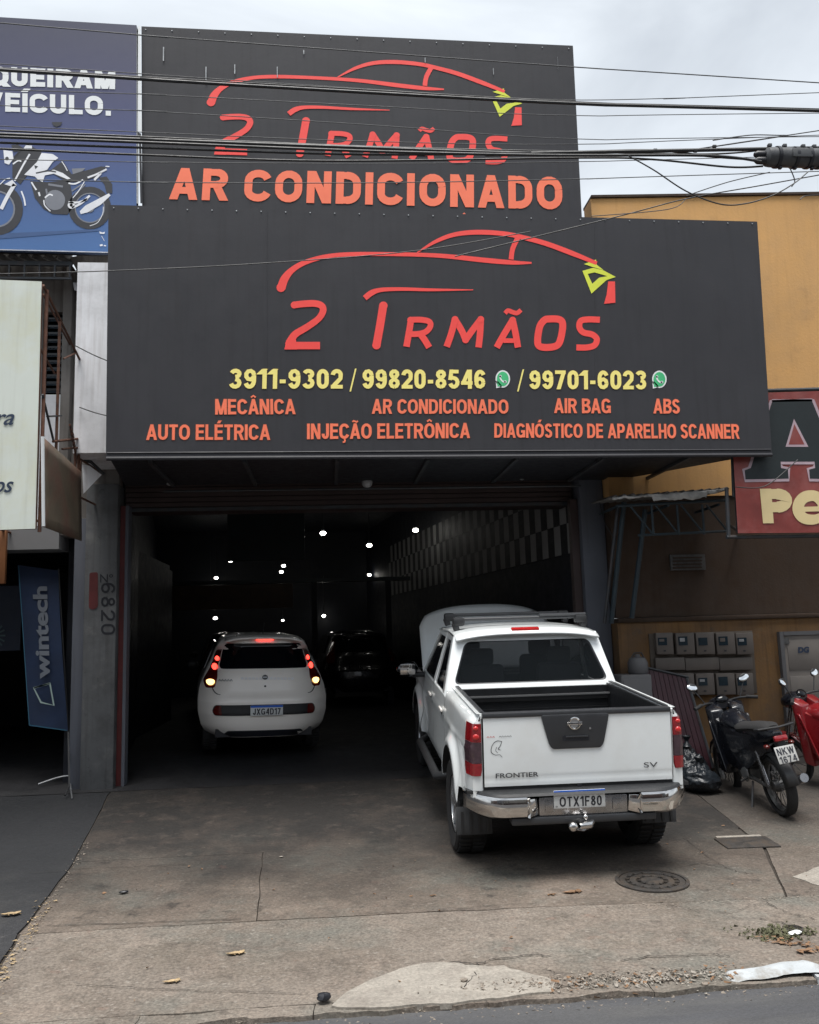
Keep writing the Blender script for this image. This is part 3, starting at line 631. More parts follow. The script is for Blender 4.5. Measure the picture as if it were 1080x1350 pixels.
# ================================================================== WORKSHOP
PW = 10.4
ws = thing('workshop_building', 'dark open car repair shop under the big charcoal sign', 'building', (0, PW, g(PW)))
def wb(a, b, name, m, parent=ws, **k): return MB().bx(a, b).build(name, m, parent, world=True, **k)
xl0, xl1 = -2.80, -2.435; xr0, xr1 = 3.12, 3.42
wb((xl0, PW, .3), (xl1, PW+.4, 3.90), 'pillar', M['pillar'], bevel=.015)
wb((xl0-.14, PW+.06, .3), (xl0-.004, PW+.38, 3.5), 'pillar', M['pillar_dk'], bevel=.01)
wb((xr0, PW, .3), (xr1, PW+.4, 4.6), 'pillar', M['pillar_dk'], bevel=.015)
wb((xl1+.003, PW+.12, .38), (xl1+.06, PW+.20, 3.65), 'door_guide', M['redpaint'])
wb((xl1+.065, PW+.1, .38), (xl1+.10, PW+.26, 3.65), 'door_guide', M['pillar_dk'])
wb((xr0-.10, PW+.1, .38), (xr0-.003, PW+.22, 3.65), 'door_guide', M['shutter'])
wb((xl1+.003, PW+.02, 4.02), (xr0-.003, PW+.4, 4.6), 'lintel', M['inner'])
# rolled shutter: ribbed barrel cover
sh = MB().bx((xl1+.01, PW+.30, 3.62), (xr0-.01, PW+.78, 4.012)).build('shutter_box', M['shutter'], ws, world=True, bevel=.03)
for k in range(6):
    z = 3.655+k*.062; wb((xl1+.02, PW+.272, z), (xr0-.02, PW+.297, z+.048), 'slat', M['shutter'], ws)
wb((xl1+.02, PW+.262, 3.600), (xr0-.02, PW+.31, 3.64), 'bottom_bar', M['darksteel'])
# interior, turned a few degrees to the left
YB = 24.0; sk = .155
def wallq(name, pts, m): return MB().add(pts, [tuple(range(len(pts)))]).build(name, m, ws, world=True, recalc=False, solid=0)
def slabwall(name, p, q, z0, z1, th, m):
    p, q = np.array(p, float), np.array(q, float); d = (q-p)/np.linalg.norm(q-p); n_ = np.array((-d[1], d[0]))*th
    P = [p, q, q+n_, p+n_]
    return MB().prism([tuple(a) for a in P], lambda x, y: (x, y, z0), lambda x, y: (x, y, z1)).build(name, m, ws, world=True)
lw0, lw1 = (xl1-.03, PW+.42), (xl1-.03-sk*(YB-PW), YB); rw0, rw1 = (xr0+.06, PW+.42), (xr0+.06-sk*(YB-PW), YB)
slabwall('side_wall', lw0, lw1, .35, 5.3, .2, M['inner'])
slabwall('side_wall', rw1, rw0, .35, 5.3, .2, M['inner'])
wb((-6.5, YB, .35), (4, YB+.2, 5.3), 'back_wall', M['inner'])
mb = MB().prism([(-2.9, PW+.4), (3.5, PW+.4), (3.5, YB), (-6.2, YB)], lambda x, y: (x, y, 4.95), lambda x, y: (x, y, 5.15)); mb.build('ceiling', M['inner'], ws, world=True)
# upper facade wall of the shop behind the signs, roof
wb((-2.18, PW+.004, 4.605), (2.95, PW+.42, 9.2), 'upper_wall', M['greywall'])
mb = MB(); ys = [10.285, 11.1, 11.9, 13, YB]
for a, b in zip(ys, ys[1:]): mb.add([(-7, a, g(a)), (3.6, a, g(a)), (3.6, b, g(b)), (-7, b, g(b))], [(0, 1, 2, 3)])
struct(mb.build('garage_floor', M['garfloor'], smooth=True))
# checker tiles on the right wall
dw = np.array(rw1)-np.array(rw0); Lw = np.linalg.norm(dw); dw = dw/Lw; nw = np.array((dw[1], -dw[0])); nw = nw if nw[0] < 0 else -nw
tile = 0.21; tiles = {}
for rrow in range(3):
    for c in range(50):
        pale = (c+rrow) % 2 == 0; a = .05+c*tile; key = 'pale' if pale else 'dark'
        if key not in tiles:
            t_ = MB().box((0, 0, 0), (tile-.008, .012, .40-.008)); ob = t_.build('wall_tile', M['check_pale' if pale else 'check_dark'], None); tiles[key] = ob; o = ob
        else:
            o = bpy.data.objects.new('wall_tile', tiles[key].data); COL.objects.link(o)
        p = np.array(rw0)+dw*(a+tile/2)+nw*.010
        zc = 3.02+.20+rrow*.40
        o.parent = ws; mw = Matrix.Translation((p[0], p[1], zc)) @ Matrix.Rotation(math.atan2(dw[1], dw[0]), 4, 'Z')
        o.matrix_basis = WM[ws.name].inverted() @ mw
# glossy panels on the left wall
dl = np.array(lw1)-np.array(lw0); dl = dl/np.linalg.norm(dl)
for k in range(8):
    p = np.array(lw0)+dl*(.56+k*1.15)+np.array((.012, 0)); o = MB().box((0, 0, 0), (1.12, .02, 3.1)).build('wall_panel', M['innershiny'], None)
    o.parent = ws; o.matrix_basis = WM[ws.name].inverted() @ (Matrix.Translation((p[0], p[1], 2.05)) @ Matrix.Rotation(math.atan2(dl[1], dl[0]), 4, 'Z'))
# mezzanine front, boards on it, posts
wb((-5.0, 19.0, 3.25), (1.8, 19.2, 3.33), 'mezzanine_edge', M['tealpanel'])
wb((-4.4, 19.05, 2.72), (-.75, 19.12, 3.24), 'brown_board', M['brownpanel'])
wb((atY(300, 740, 16)[0], 16.0, atY(300, 740, 16)[2]), (atY(402, 740, 16)[0], 16.06, 4.6), 'teal_board', M['tealpanel'])
for x in (-4.2, -.35, 1.25): wb((x, 19.0, .5), (x+.12, 19.12, 3.25), 'post', M['inner'])

# number painted on the left pillar
num = MB()
Yp = PW-.004
px_bold(num, '6820', [(133, 768), (133, 837), (152, 837), (152, 768)], Yp, .15, .14)
px_text(num, 'Nº', [(132, 768), (149, 768), (149, 757), (132, 757)], Yp, off=.0)
pn = thing('painted_number', 'black number 6820 painted sideways on the grey left pillar', 'number', atY(142, 800, Yp))
num.build('digits', M['ink'], pn, world=True)
rs = thing('red_wall_mark', 'dull red rounded sticker on the left edge of the numbered pillar', 'sticker', atY(123, 780, Yp))
mb = MB(); P = rpoly([(118, 755), (129, 754), (129, 800), (124, 804), (117, 802)], 3)
mb.prism(P, lambda x, y: atY(x, y, Yp), lambda x, y: atY(x, y, Yp-.003)); mb.build('sticker', M['redpaint'], rs, world=True)

# ================================================================== SIGNS
def panel(name, q, Y, th, m, parent, mesh=24, wav=.004, seed=0):
    Q = [atY(x, y, Y) for x, y in q]      # bl br tr tl
    def f(u, v):
        p = bil(Q, u, v); e_ = min(1, u*12, (1-u)*12, v*8, (1-v)*8); p[1] += wav*e_*mnoise.noise(Vector((u*7+seed, v*3, seed))); return p
    mb = MB(); mb.grid(f, mesh, max(4, mesh//2)); 
    o = mb.build(name, m, parent, world=True, smooth=True)
    B = [Q[0], Q[1], Q[2], Q[3]]; mb = MB().ring([(a, b+.002, c) for a, b, c in B], [(a, b+th, c) for a, b, c in B]); mb.fan([(a, b+th, c) for a, b, c in B])
    mb.build('frame_edge', M['panel_dark'], parent, world=True); return o
def logo(Y, T, parent, pre=''):
    """car outline and lettering; T maps lower-sign pixels to this sign's pixels"""
    kk = [0]; cv0 = lambda x, y: atY(*T(x, y), Y-.0004*(kk[0] % 9))
    def cv(x, y): return cv0(x, y)
    mb = MB()
    def disc(mb, c, r, conv, n=24, ry=None): kk[0] += 1; globals()['disc'](mb, c, r, conv, n, ry)
    def st(pts, k=7): kk[0] += 1; ribbon(mb, [(a, b, c*.93) for a, b, c in cr(pts, k)], cv)
    st([(371, 380, 12), (375, 368, 11.5), (385, 356, 8.5), (402, 346, 7), (430, 338, 6), (465, 335, 6), (520, 335, 5.5), (580, 337, 6), (640, 343, 7), (676, 346, 6), (701, 346.5, 2.5)])
    disc(mb, (370.5, 379), 6, cv, 14)
    st([(550, 333, 1.5), (575, 318, 5), (600, 309, 6.2), (630, 306, 6.8), (665, 308, 6.5), (690, 313, 6.5), (720, 321, 7), (755, 334, 7), (787, 347, 5)])
    st([(683, 313, 7), (676, 328, 7), (674, 342, 7)], 3)
    st([(481, 393, 8), (490, 386, 8), (503, 382, 6), (530, 381, 5), (570, 382, 4), (624, 382, 1.2)])
    mb.add([cv(*p) for p in [(802, 371), (811, 371), (811.5, 399), (796.5, 400.5), (800, 388)]], [(0, 1, 2, 3, 4)])
    # 2
    st([(388, 402, 9.5), (400, 400.5, 9.5), (415, 400, 9.5), (424, 403, 9.5), (426, 410, 9.5), (420, 420, 9), (405, 431, 9.5), (390, 440, 10), (384, 448, 11), (381, 455, 12)])
    st([(379.5, 455.5, 10.5), (400, 455.5, 10.5), (422, 455.5, 10.5)], 2)
    kk[0] += 1; mb.add([cv(*p) for p in [(375, 460.7), (377.5, 448), (390, 446), (392, 460.7)]], [(0, 1, 2, 3)])
    disc(mb, (541.5, 422), 4.6, cv, 12); disc(mb, (388, 402), 4.7, cv, 12)
    # I
    st([(505.5, 402, 11.5), (501, 430, 11.5), (496.5, 455, 11.5)], 4); disc(mb, (505.5, 403), 5.7, cv, 12); disc(mb, (496.5, 455), 5.7, cv, 12)
    wd = 9.2
    # R
    st([(536, 457, wd), (539, 440, wd), (542, 422, wd)], 4)
    st([(541, 421.5, wd-1), (556, 421.5, wd-1), (566, 424, wd-1), (567.5, 430, wd-1), (562, 437, wd-1), (552, 440, wd-1), (539, 440.5, wd-1)])
    st([(554, 440, wd), (560, 448, wd), (566, 458, wd)], 4)
    # M
    st([(589, 457, wd), (595, 440, wd), (600, 421, wd)], 4); st([(600, 421, wd), (609, 436, wd), (614, 448, wd)], 4)
    st([(614, 448, wd), (624, 434, wd), (634, 421, wd)], 4); st([(634, 421, wd), (633, 440, wd), (631, 458, wd)], 4); disc(mb, (600, 421), 4.6, cv, 12); disc(mb, (634, 421), 4.6, cv, 12); disc(mb, (614, 448), 4.6, cv, 12)
    # A with tilde
    st([(655, 458, wd), (665, 440, wd), (676, 422, wd)], 4); st([(676, 422, wd), (680, 440, wd), (683, 458, wd)], 4); st([(664, 449, 6.5), (682, 449, 6.5)], 2); disc(mb, (676, 422), 4.6, cv, 12)
    st([(666, 413, 6), (670, 409.5, 6.5), (676, 411.5, 6.5), (682, 412.5, 6.5), (687, 408.5, 6)])
    # O
    ribbon(mb, cr([(724, 420.5, wd), (737, 421, wd), (742, 427, wd), (740, 444, wd), (735, 455, wd), (722, 458, wd), (711, 456, wd), (709, 447, wd), (712, 430, wd), (718, 422, wd)], 5, True)+[(724, 420.5, wd)], cv)
    # S
    st([(791, 421.5, wd-.6), (776, 421, wd-.6), (766, 423, wd-.6), (764, 431, wd-.6), (769, 438, wd-.6), (781, 441, wd-.6), (787, 447, wd-.6), (784, 455, wd-.6), (774, 458, wd-.6), (760, 458, wd-.6)])
    mb.build('logo_lettering', M['letter_red'], parent, world=True, recalc=False)
    mb = MB()
    mb.ring([cv(*p) for p in [(768, 357), (782, 353), (795, 356), (812, 365), (800, 369), (780, 387)]], [cv(*p) for p in [(775, 361), (784, 359), (791, 361), (801, 364), (790, 366), (781, 374)]])
    mb.add([cv(*p) for p in [(770, 348), (781, 344), (786, 342), (787, 349), (796, 356), (782, 352)]], [(0, 1, 2, 3, 4, 5)])
    mb.build('logo_headlamp', M['letter_lime'], parent, world=True, recalc=False)
# lower awning sign
YS = 8.8
ls = thing('awning_sign', 'large charcoal box sign above the entrance with phone numbers and services in yellow and orange', 'shop sign', atY(560, 602, YS))
panel('face', [(139.5, 605), (1018, 600), (998.5, 292), (143, 270)], YS, .06, M['panel'], ls, 30, .0012, 3)
fbl, fbr, ftr, ftl = [atY(x, y, YS) for x, y in [(139.5, 605), (1018, 600), (998.5, 292), (143, 270)]]
zs = fbl[2]+.005
sf = [(fbl[0]+.03, YS+.064, zs), (fbr[0]-.03, YS+.064, zs), (3.62, PW-.03, zs), (fbl[0]-.16, PW-.03, zs)]
MB().prism([(p[0], p[1]) for p in sf], lambda x, y: (x, y, zs), lambda x, y: (x, y, zs+.05)).build('soffit', M['panel_dark'], ls, world=True)
MB().add([(ftl[0]+.03, YS+.064, ftl[2]-.02), (ftr[0]-.03, YS+.064, ftr[2]-.02), (3.45, PW-.01, ftr[2]-.02), (ftl[0]-.1, PW-.01, ftl[2]-.02)], [(0, 1, 2, 3)]).build('top_cover', M['panel_dark'], ls, world=True, solid=.03)
MB().add([(fbr[0]-.034, YS+.066, zs+.052), (3.60, PW-.035, zs+.052), (3.45, PW-.02, ftr[2]-.05), (ftr[0]-.034, YS+.066, ftr[2]-.05)], [(0, 1, 2, 3)]).build('side_cover', M['panel_dark'], ls, world=True, solid=.03)
MB().add([(fbl[0]+.034, YS+.066, zs+.052), (fbl[0]-.15, PW-.035, zs+.052), (ftl[0]-.1, PW-.02, ftl[2]-.05), (ftl[0]+.034, YS+.066, ftl[2]-.05)], [(0, 1, 2, 3)]).build('side_cover', M['panel_dark'], ls, world=True, solid=.03)
mb = MB(); mb.tube([(fbl[0]+.01, YS-.012, fbl[2]+.0), (fbr[0]-.01, YS-.012, fbr[2]+.0)], .022, 8); mb.tube([(fbl[0]+.01, YS-.004, fbl[2]+.06), (fbr[0]-.01, YS-.004, fbr[2]+.06)], .008, 6)
mb.build('bottom_hem', M['panel'], ls, world=True, smooth=True)
for k in range(7):                      # soffit battens
    x = -1.8+k*.95; MB().bx((x, YS+.1, zs-.035), (x+.04, PW-.1, zs-.002)).build('batten', M['darksteel'], ls, world=True)
YL = YS-.003
logo(YL, lambda x, y: (x, y), ls)
def both(s, q, off, fill, outline=True, Yt=YL):
    w_ = {'/': .16}.get(s, .205 if off > .032 else .19); m1 = MB(); px_bold(m1, s, q, Yt-.0018, w_, .10); o = m1.build('lettering', fill, ls, world=True, recalc=False)
    if outline:
        m2 = MB(); px_bold(m2, s, q, Yt, w_, .10, .022); c = m2.build('letter_outline', M['letter_rim'], o, world=True, recalc=False)
yl, orr = M['letter_yellow'], M['letter_orange']
both('3911-9302', [(302, 512.5), (452, 512.5), (452, 486.5), (303, 486)], .035, yl)
both('/', [(461, 515), (468, 515), (470, 487), (463, 487)], .0, yl, False)
both('99820-8546', [(478, 512.5), (640, 512.5), (640, 487.5), (478, 486.5)], .035, yl)
both('/', [(682, 515), (689, 515), (691, 488), (684, 488)], .0, yl, False)
both('99701-6023', [(698, 513), (852.5, 513.5), (852, 488.5), (698, 488)], .035, yl)
both('MECÂNICA', [(284, 546.5), (389.5, 546), (389, 526), (284, 526)], .03, orr)
both('AR CONDICIONADO', [(490.5, 545.5), (670.5, 545.5), (670, 526.5), (491, 526)], .03, orr)
both('AIR BAG', [(731, 544.5), (805.5, 545), (805, 525.5), (731, 525)], .03, orr)
both('ABS', [(862, 545), (896.5, 545.5), (896, 526), (862, 525.5)], .03, orr)
both('AUTO ELÉTRICA', [(193, 580), (356, 580), (356, 559.5), (193.5, 559.5)], .03, orr)
both('INJEÇÃO ELETRÔNICA', [(405, 579), (619.5, 577.5), (619.5, 557.5), (405, 558.5)], .03, orr)
both('DIAGNÓSTICO DE APARELHO SCANNER', [(652, 577), (975, 578.5), (974, 559), (652, 558)], .03, orr)
for cx, cy in ((663, 499.5), (869.5, 500)):
    cv = lambda x, y: atY(x, y, YL-.001); cv2 = lambda x, y: atY(x, y, YL-.002); cv3 = lambda x, y: atY(x, y, YL-.003)
    a = MB(); disc(a, (cx, cy), 9.6, cv, 24, 11.5); a.add([cv(cx-9.2, cy+2), cv(cx-8.6, cy+12.2), cv(cx-1, cy+10.5)], [(0, 1, 2)]); a.build('chat_icon_rim', M['wwhite'], ls, world=True, recalc=False)
    a = MB(); disc(a, (cx, cy), 7.8, cv2, 24, 9.6); a.add([cv2(cx-7.4, cy+2), cv2(cx-7, cy+10.2), cv2(cx-1, cy+8.9)], [(0, 1, 2)]); a.build('chat_icon', M['wgreen'], ls, world=True, recalc=False)
    a = MB(); ribbon(a, cr([(cx-3.6, cy-4.2, 2.6), (cx-3, cy-.5, 2), (cx-.2, cy+3, 2), (cx+3.8, cy+4.4, 2.8)], 4), cv3); disc(a, (cx-3.1, cy-3.6), 1.7, cv3, 8); disc(a, (cx+3.4, cy+3.7), 1.8, cv3, 8)
    a.build('chat_icon_phone', M['wwhite'], ls, world=True, recalc=False)
mb = MB(); mb.tube([(fbl[0]+.3, PW-.14, zs-.09), (3.1, PW-.14, zs-.09)], .014, 6)
tag(mb.build('conduit', M['darksteel']), 'thin conduit pipe under the awning carrying the small lamps', 'pipe')
for px, py, r, lb in ((224, 634, .055, 'unlit lamp at the left end of the conduit under the awning'), (484, 636, .065, 'unlit lamp in the middle of the conduit, white globe'), (688, 628, .045, 'unlit lamp at the right end of the conduit under the awning'), (289, 628, .035, 'tiny unlit fitting between the left and middle lamps')):
    x, y, z = atY(px, py, PW-.14); t = thing('hanging_lamp', lb, 'lamp', (x, y, z), group='unlit lamps under the awning')
    MB().ell((0, 0, 0), (r, r, r*1.05), 14, 10).build('globe', M['bulb_off'], t, smooth=True)
    MB().lathe([(r*.5, r*.8), (r*.6, r*1.0), (r*.45, r*1.8), (.01, r*2.4)], n=12).build('socket', M['metalgrey'], t, smooth=True)

# upper sign
YU = 9.9
us = thing('roof_sign', 'upper charcoal billboard with red car outline and AR CONDICIONADO lettering', 'billboard', atY(470, 285, YU))
panel('face', [(187.5, 300), (768, 300), (755.5, 60), (186.5, 34.5)], YU, .10, M['panel'], us, 24, .0012, 9)
T2 = lambda x, y: (285+.93*(x-378), 203+.838*(y-460)+.030*(x-378))
logo(YU-.003, T2, us)
a = MB(); px_bold(a, 'AR CONDICIONADO', [(223, 262.5), (742.5, 276.5), (741.5, 233), (226, 221)], YU-.006, .235, .11)
px_poly(a, [(608, 283.5), (612, 280), (616, 283.5), (614, 286), (610, 286)], YU-.006)
a.build('lettering', M['letter_orange'], us, world=True, recalc=False)
a = MB()
for x, y, h in ((215, 62, 18), (400, 66, 5), (271, 88, 22), (309, 85, 12), (365, 88, 14), (735, 75, 16), (650, 90, 8), (560, 76, 6)):
    a.bx(atY(x, y, YU-.012), tuple(np.array(atY(x+1.2, y+h, YU-.016))))
a.build('peeling_mark', M['metalgrey'], us, world=True)
for k in range(4):
    x = -1.8+k*1.6; MB().bx((x, YU+.11, 6.2), (x+.07, YU+.18, 9.3)).build('rear_strut', M['darksteel'], us, world=True)
for (tt, Yf, xs, ya, yb_) in ((ls, YS, (352, 565, 785), (276, 281, 287), (603, 602, 601)), (us, YU, (330, 475, 620), (44, 50, 56), (268, 270, 272))):
    for x_, a_, b_ in zip(xs, ya, yb_):
        MB().add([atY(x_-.7, b_, Yf-.0016), atY(x_+.7, b_, Yf-.0016), atY(x_+.7, a_, Yf-.0022), atY(x_-.7, a_, Yf-.0022)], [(0, 1, 2, 3)]).build('vinyl_seam', M['panel'], tt, world=True, solid=.0012)
for tt, Yf, P0, P1, k_ in ((ls, YS, (150, 274), (992, 295), 26), (us, YU, (192, 39), (750, 64), 16)):
    for j in range(k_+1):
        t_ = j/k_; q_ = atY(P0[0]+(P1[0]-P0[0])*t_, P0[1]+(P1[1]-P0[1])*t_, Yf-.003)
        MB().lathe([(.009, 0), (.007, -.004), (0, -.005)], q_, 'Y', 8).build('rivet', M['metalgrey'], tt, world=True)
# white trim strip between the billboards
ts = thing('trim_strip', 'narrow white torn strip between blue and charcoal billboards', 'trim', atY(184, 270, YU-.03))
MB().prism([(178.5, 33), (180.5, 33), (181.5, 268), (179.5, 268)], lambda x, y: atY(x, y, YU-.04), lambda x, y: atY(x, y, YU+.04)).build('strip', M['wwhite'], ts, world=True)
MB().prism([(182, 34), (185, 34), (187, 174), (181.5, 174)], lambda x, y: atY(x, y, YU-.035), lambda x, y: atY(x, y, YU+.04)).build('strip', M['wwhite'], ts, world=True)
MB().prism([(181.5, 174), (186, 176), (188, 268), (185, 268), (183, 180)], lambda x, y: atY(x, y, YU-.045), lambda x, y: atY(x, y, YU+.04)).build('strip', M['ink'], ts, world=True)

# blue billboard
YB2 = 9.85
bb = thing('blue_billboard', 'blue billboard with QUEIRAM VEÍCULO lettering and a printed white motorcycle', 'billboard', atY(60, 333, YB2))
Q = [atY(-260, 323, YB2), atY(180, 334, YB2), atY(180, 33, YB2), atY(-260, 7, YB2)]
MB().grid(lambda u, v: bil(Q, u, v), 16, 10).build('face', M['blueprint'], bb, world=True, smooth=True)
MB().ring([(a, b+.002, c) for a, b, c in Q], [(a, b+.1, c) for a, b, c in Q]).fan([(a, b+.1, c) for a, b, c in Q]).build('frame_edge', M['panel_dark'], bb, world=True)
MB().tube([atY(-260, 324, YB2-.01), atY(180, 335, YB2-.01)], .018, 6).build('bottom_rail', M['navyink'], bb, world=True)
a = MB(); yq = YB2-.004
px_bold(a, 'QUEIRAM', [(-14, 112.5), (152, 117.5), (152.5, 94), (-14, 87)], yq, .27, .06)
px_bold(a, 'VEÍCULO.', [(-20, 146), (147, 152.5), (147, 127), (-20, 121)], yq, .25, .06)
a.build('lettering', M['wwhite'], bb, world=True, recalc=False)
# printed motorcycle, in layers of flat shapes
Z6 = lambda x, y: (x*.148, 160+y*.148)
_ly = [YB2-.002]
def layer(m, *items):
    _ly[0] -= .0008; Yl = _ly[0]; a = MB(); cv = lambda x, y: atY(*Z6(x, y), Yl)
    for it in items:
        if it[0] == 'p': a.add([cv(*q) for q in it[1]], [tuple(range(len(it[1])))])
        elif it[0] == 'o': annulus(a, it[1], it[2], it[3], cv)
        elif it[0] == 'd': disc(a, it[1], it[2], cv)
        elif it[0] == 'r': ribbon(a, cr([(q[0], q[1], it[2]) for q in it[1]], 4), cv)
    a.build('printed_motorcycle', m, bb, world=True, recalc=False)
M['pgrey'] = mat('print_grey', (.030, .031, .037), .5); M['pshadow'] = mat('print_shadow', (.045, .10, .24), .5); M['plight'] = mat('print_light', (.80, .81, .84), .5); M['pmid'] = mat('print_mid', (.20, .21, .24), .5)
layer(M['pshadow'], ('p', [(-60, 1000), (300, 985), (860, 960), (900, 975), (700, 990), (200, 1030), (-60, 1050)]))
layer(M['pgrey'], ('o', (-30, 780), 165, 235), ('o', (800, 770), 135, 190), ('p', [(880, 500), (950, 490), (1000, 560), (1000, 640), (950, 640), (930, 560)]),
      ('p', [(110, 340), (240, 200), (370, 270), (330, 380), (250, 470), (180, 560), (110, 500)]),
      ('p', [(270, 530), (420, 540), (620, 520), (640, 640), (640, 780), (600, 830), (470, 825), (390, 780), (310, 680)]),
      ('p', [(430, 450), (560, 350), (610, 430), (640, 470), (900, 400), (950, 405), (850, 500), (700, 540), (600, 540), (480, 470)]),
      ('p', [(100, 210), (160, 205), (240, 260), (120, 270)]))
layer(M['pmid'], ('o', (-30, 780), 150, 165), ('o', (800, 770), 125, 135), ('d', (490, 700), 90), ('d', (800, 770), 40), ('r', [(430, 560), (560, 580)], 18), ('r', [(640, 620), (730, 560)], 12),
      ('r', [(670, 650), (760, 560)], 12), ('p', [(640, 420), (760, 415), (740, 440), (650, 470)]), ('r', [(410, 600), (420, 650)], 16))
layer(M['plight'], ('p', [(215, 475), (330, 360), (370, 280), (470, 290), (520, 325), (470, 360), (420, 430), (330, 460), (480, 430), (560, 460), (630, 510), (600, 515), (480, 465), (400, 480), (380, 540), (340, 520), (310, 490)]),
      ('p', [(30, 255), (110, 265), (120, 330), (80, 385), (40, 370)]), ('p', [(210, 240), (230, 212), (285, 215), (285, 240)]), ('r', [(265, 290), (200, 400), (130, 530)], 16), ('r', [(130, 560), (70, 660), (10, 780)], 34),
      ('p', [(40, 560), (110, 520), (150, 570), (110, 580)]), ('r', [(190, 620), (215, 690), (225, 750)], 14), ('p', [(710, 800), (760, 750), (970, 640), (985, 660), (900, 740), (780, 810), (720, 825)]),
      ('r', [(640, 770), (720, 730), (800, 660)], 20), ('r', [(610, 720), (700, 720), (780, 690)], 18), ('o', (635, 745), 14, 32), ('r', [(780, 500), (860, 470), (950, 425)], 16), ('r', [(840, 520), (900, 460)], 20), ('r', [(940, 400), (975, 402)], 10),
      ('r', [(550, 355), (580, 400), (600, 440)], 8), ('r', [(400, 680), (440, 650), (470, 660)], 14), ('r', [(390, 700), (400, 750), (450, 800)], 10), ('r', [(610, 550), (670, 555), (740, 520)], 14), ('r', [(755, 530), (700, 620), (650, 680)], 8),
      ('r', [(280, 540), (310, 590), (325, 610)], 14), ('r', [(345, 630), (355, 665)], 16), ('p', [(885, 980), (915, 990), (935, 982), (930, 1002), (890, 1000)]), ('r', [(890, 1105), (915, 1100)], 16), ('r', [(925, 1106), (945, 1108)], 10), ('r', [(905, 1020), (930, 1065)], 4),
      ('r', [(920, 760), (915, 820), (870, 900), (800, 930)], 6), ('r', [(0, 560), (50, 515), (90, 505)], 8), ('r', [(115, 380), (160, 350), (190, 355)], 12))
layer(M['pgrey'], ('d', (62, 330), 16), ('p', [(305, 390), (340, 400), (315, 425)]), ('r', [(320, 460), (430, 440), (500, 450)], 12), ('d', (505, 25), 0.1), ('p', [(460, 5), (555, 5), (540, 35), (500, 48), (475, 35)]), ('r', [(120, 320), (180, 260)], 10))
for k in range(4):
    x = -4.8+k*.85; MB().bx((x, YB2+.11, 6.6), (x+.06, YB2+.17, 9.3)).build('rear_strut', M['darksteel'], bb, world=True)

# ================================================================== OCHRE BUILDING (right)
WY = 10.2
yb = thing('ochre_building', 'ochre plastered building right of the workshop with a grubby ground floor in painted shade', 'building', (7, WY, g(WY)))
def yw(a, b, name, m, **k): return MB().bx(a, b).build(name, m, yb, world=True, **k)
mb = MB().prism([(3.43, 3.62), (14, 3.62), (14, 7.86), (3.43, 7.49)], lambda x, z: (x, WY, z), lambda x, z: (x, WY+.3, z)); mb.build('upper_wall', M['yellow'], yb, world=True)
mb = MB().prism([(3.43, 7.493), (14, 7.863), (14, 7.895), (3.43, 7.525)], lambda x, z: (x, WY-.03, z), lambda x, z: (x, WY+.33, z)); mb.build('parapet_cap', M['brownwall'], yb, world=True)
yw((3.43, WY+.02, 2.16), (14, WY+.3, 3.615), 'shaded_band', M['brownwall'])  # wall under the canopy, its shade put in as dark brown
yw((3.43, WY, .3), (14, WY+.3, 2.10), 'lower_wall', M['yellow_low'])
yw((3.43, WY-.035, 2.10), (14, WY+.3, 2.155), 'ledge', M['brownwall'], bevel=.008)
mb = MB().bx(atY(885, 752, WY-.01), tuple(np.array(atY(928, 731, WY+.02)))); v = mb.build('vent', M['enginegrey'], yb, world=True)
for k in range(4):
    y_ = 734+k*4.4; MB().bx(atY(888, y_+2.4, WY-.03), atY(925, y_, WY-.012)).build('louvre', M['brownwall'], yb, world=True)
# meter boxes
def px_box(x0, y0, x1, y1, Y, d): a, b = atY(x0, y1, Y), atY(x1, y0, Y); return (a[0], Y-d, a[2]), (b[0], Y, b[2])
mrow = [(863, 883), (889, 911), (915.5, 937), (942, 964), (968, 988)]
MW = WY-.003
mp_ = thing('meter_backboard', 'beige mounting board behind the electricity meter boxes on ochre wall', 'board', atY(925, 918, MW))
MB().bx(*px_box(860.5, 831.5, 991, 919, MW, .02)).build('board', mat('meter_board', (.08, .065, .052), .8, var=.2), mp_, world=True, bevel=.004)
nm = ['leftmost', 'second', 'middle', 'fourth', 'rightmost']
for ri, (y0, y1) in enumerate(((834, 863), (887, 916))):
    for ci, (x0, x1) in enumerate(mrow):
        t = thing('meter_box', '%s box of the %s row of beige electricity meters on ochre wall' % (nm[ci], ('upper', 'lower')[ri]), 'meter box', atY((x0+x1)/2, y1, MW-.022), group='electricity meter boxes')
        MB().bx(*px_box(x0, y0, x1, y1, MW-.022, .09)).build('case', M['meter'], t, world=True, bevel=.008)
        dy = 0 if ci % 2 else 1.5; xc = (x0+x1)/2
        MB().bx(*px_box(xc-5, y0+5+dy, xc+6, y0+17, MW-.112, .006)).build('window', M['meterglass'], t, world=True)
        MB().bx(*px_box(xc-3.4, y0+7+dy, xc+2.6, y0+12, MW-.118, .006)).build('dial', [M['meter'], M['meterglass'], M['metalgrey']][(ci*2+ri) % 3], t, world=True)
        MB().bx(*px_box(xc+2, y1-6, xc+5, y1-4, MW-.112, .004)).build('lock', M['ink'], t, world=True)
for ci, (x0, x1) in enumerate(((863, 900), (902, 945), (947, 989))):
    tag(MB().bx(*px_box(x0, 866.5, x1, 884, MW-.022, .06)).build('junction_box', M['meter'], bevel=.006), '%s flat junction box between the two rows of meters' % ('left', 'centre', 'right')[ci], 'junction box', 'junction boxes between the meters')
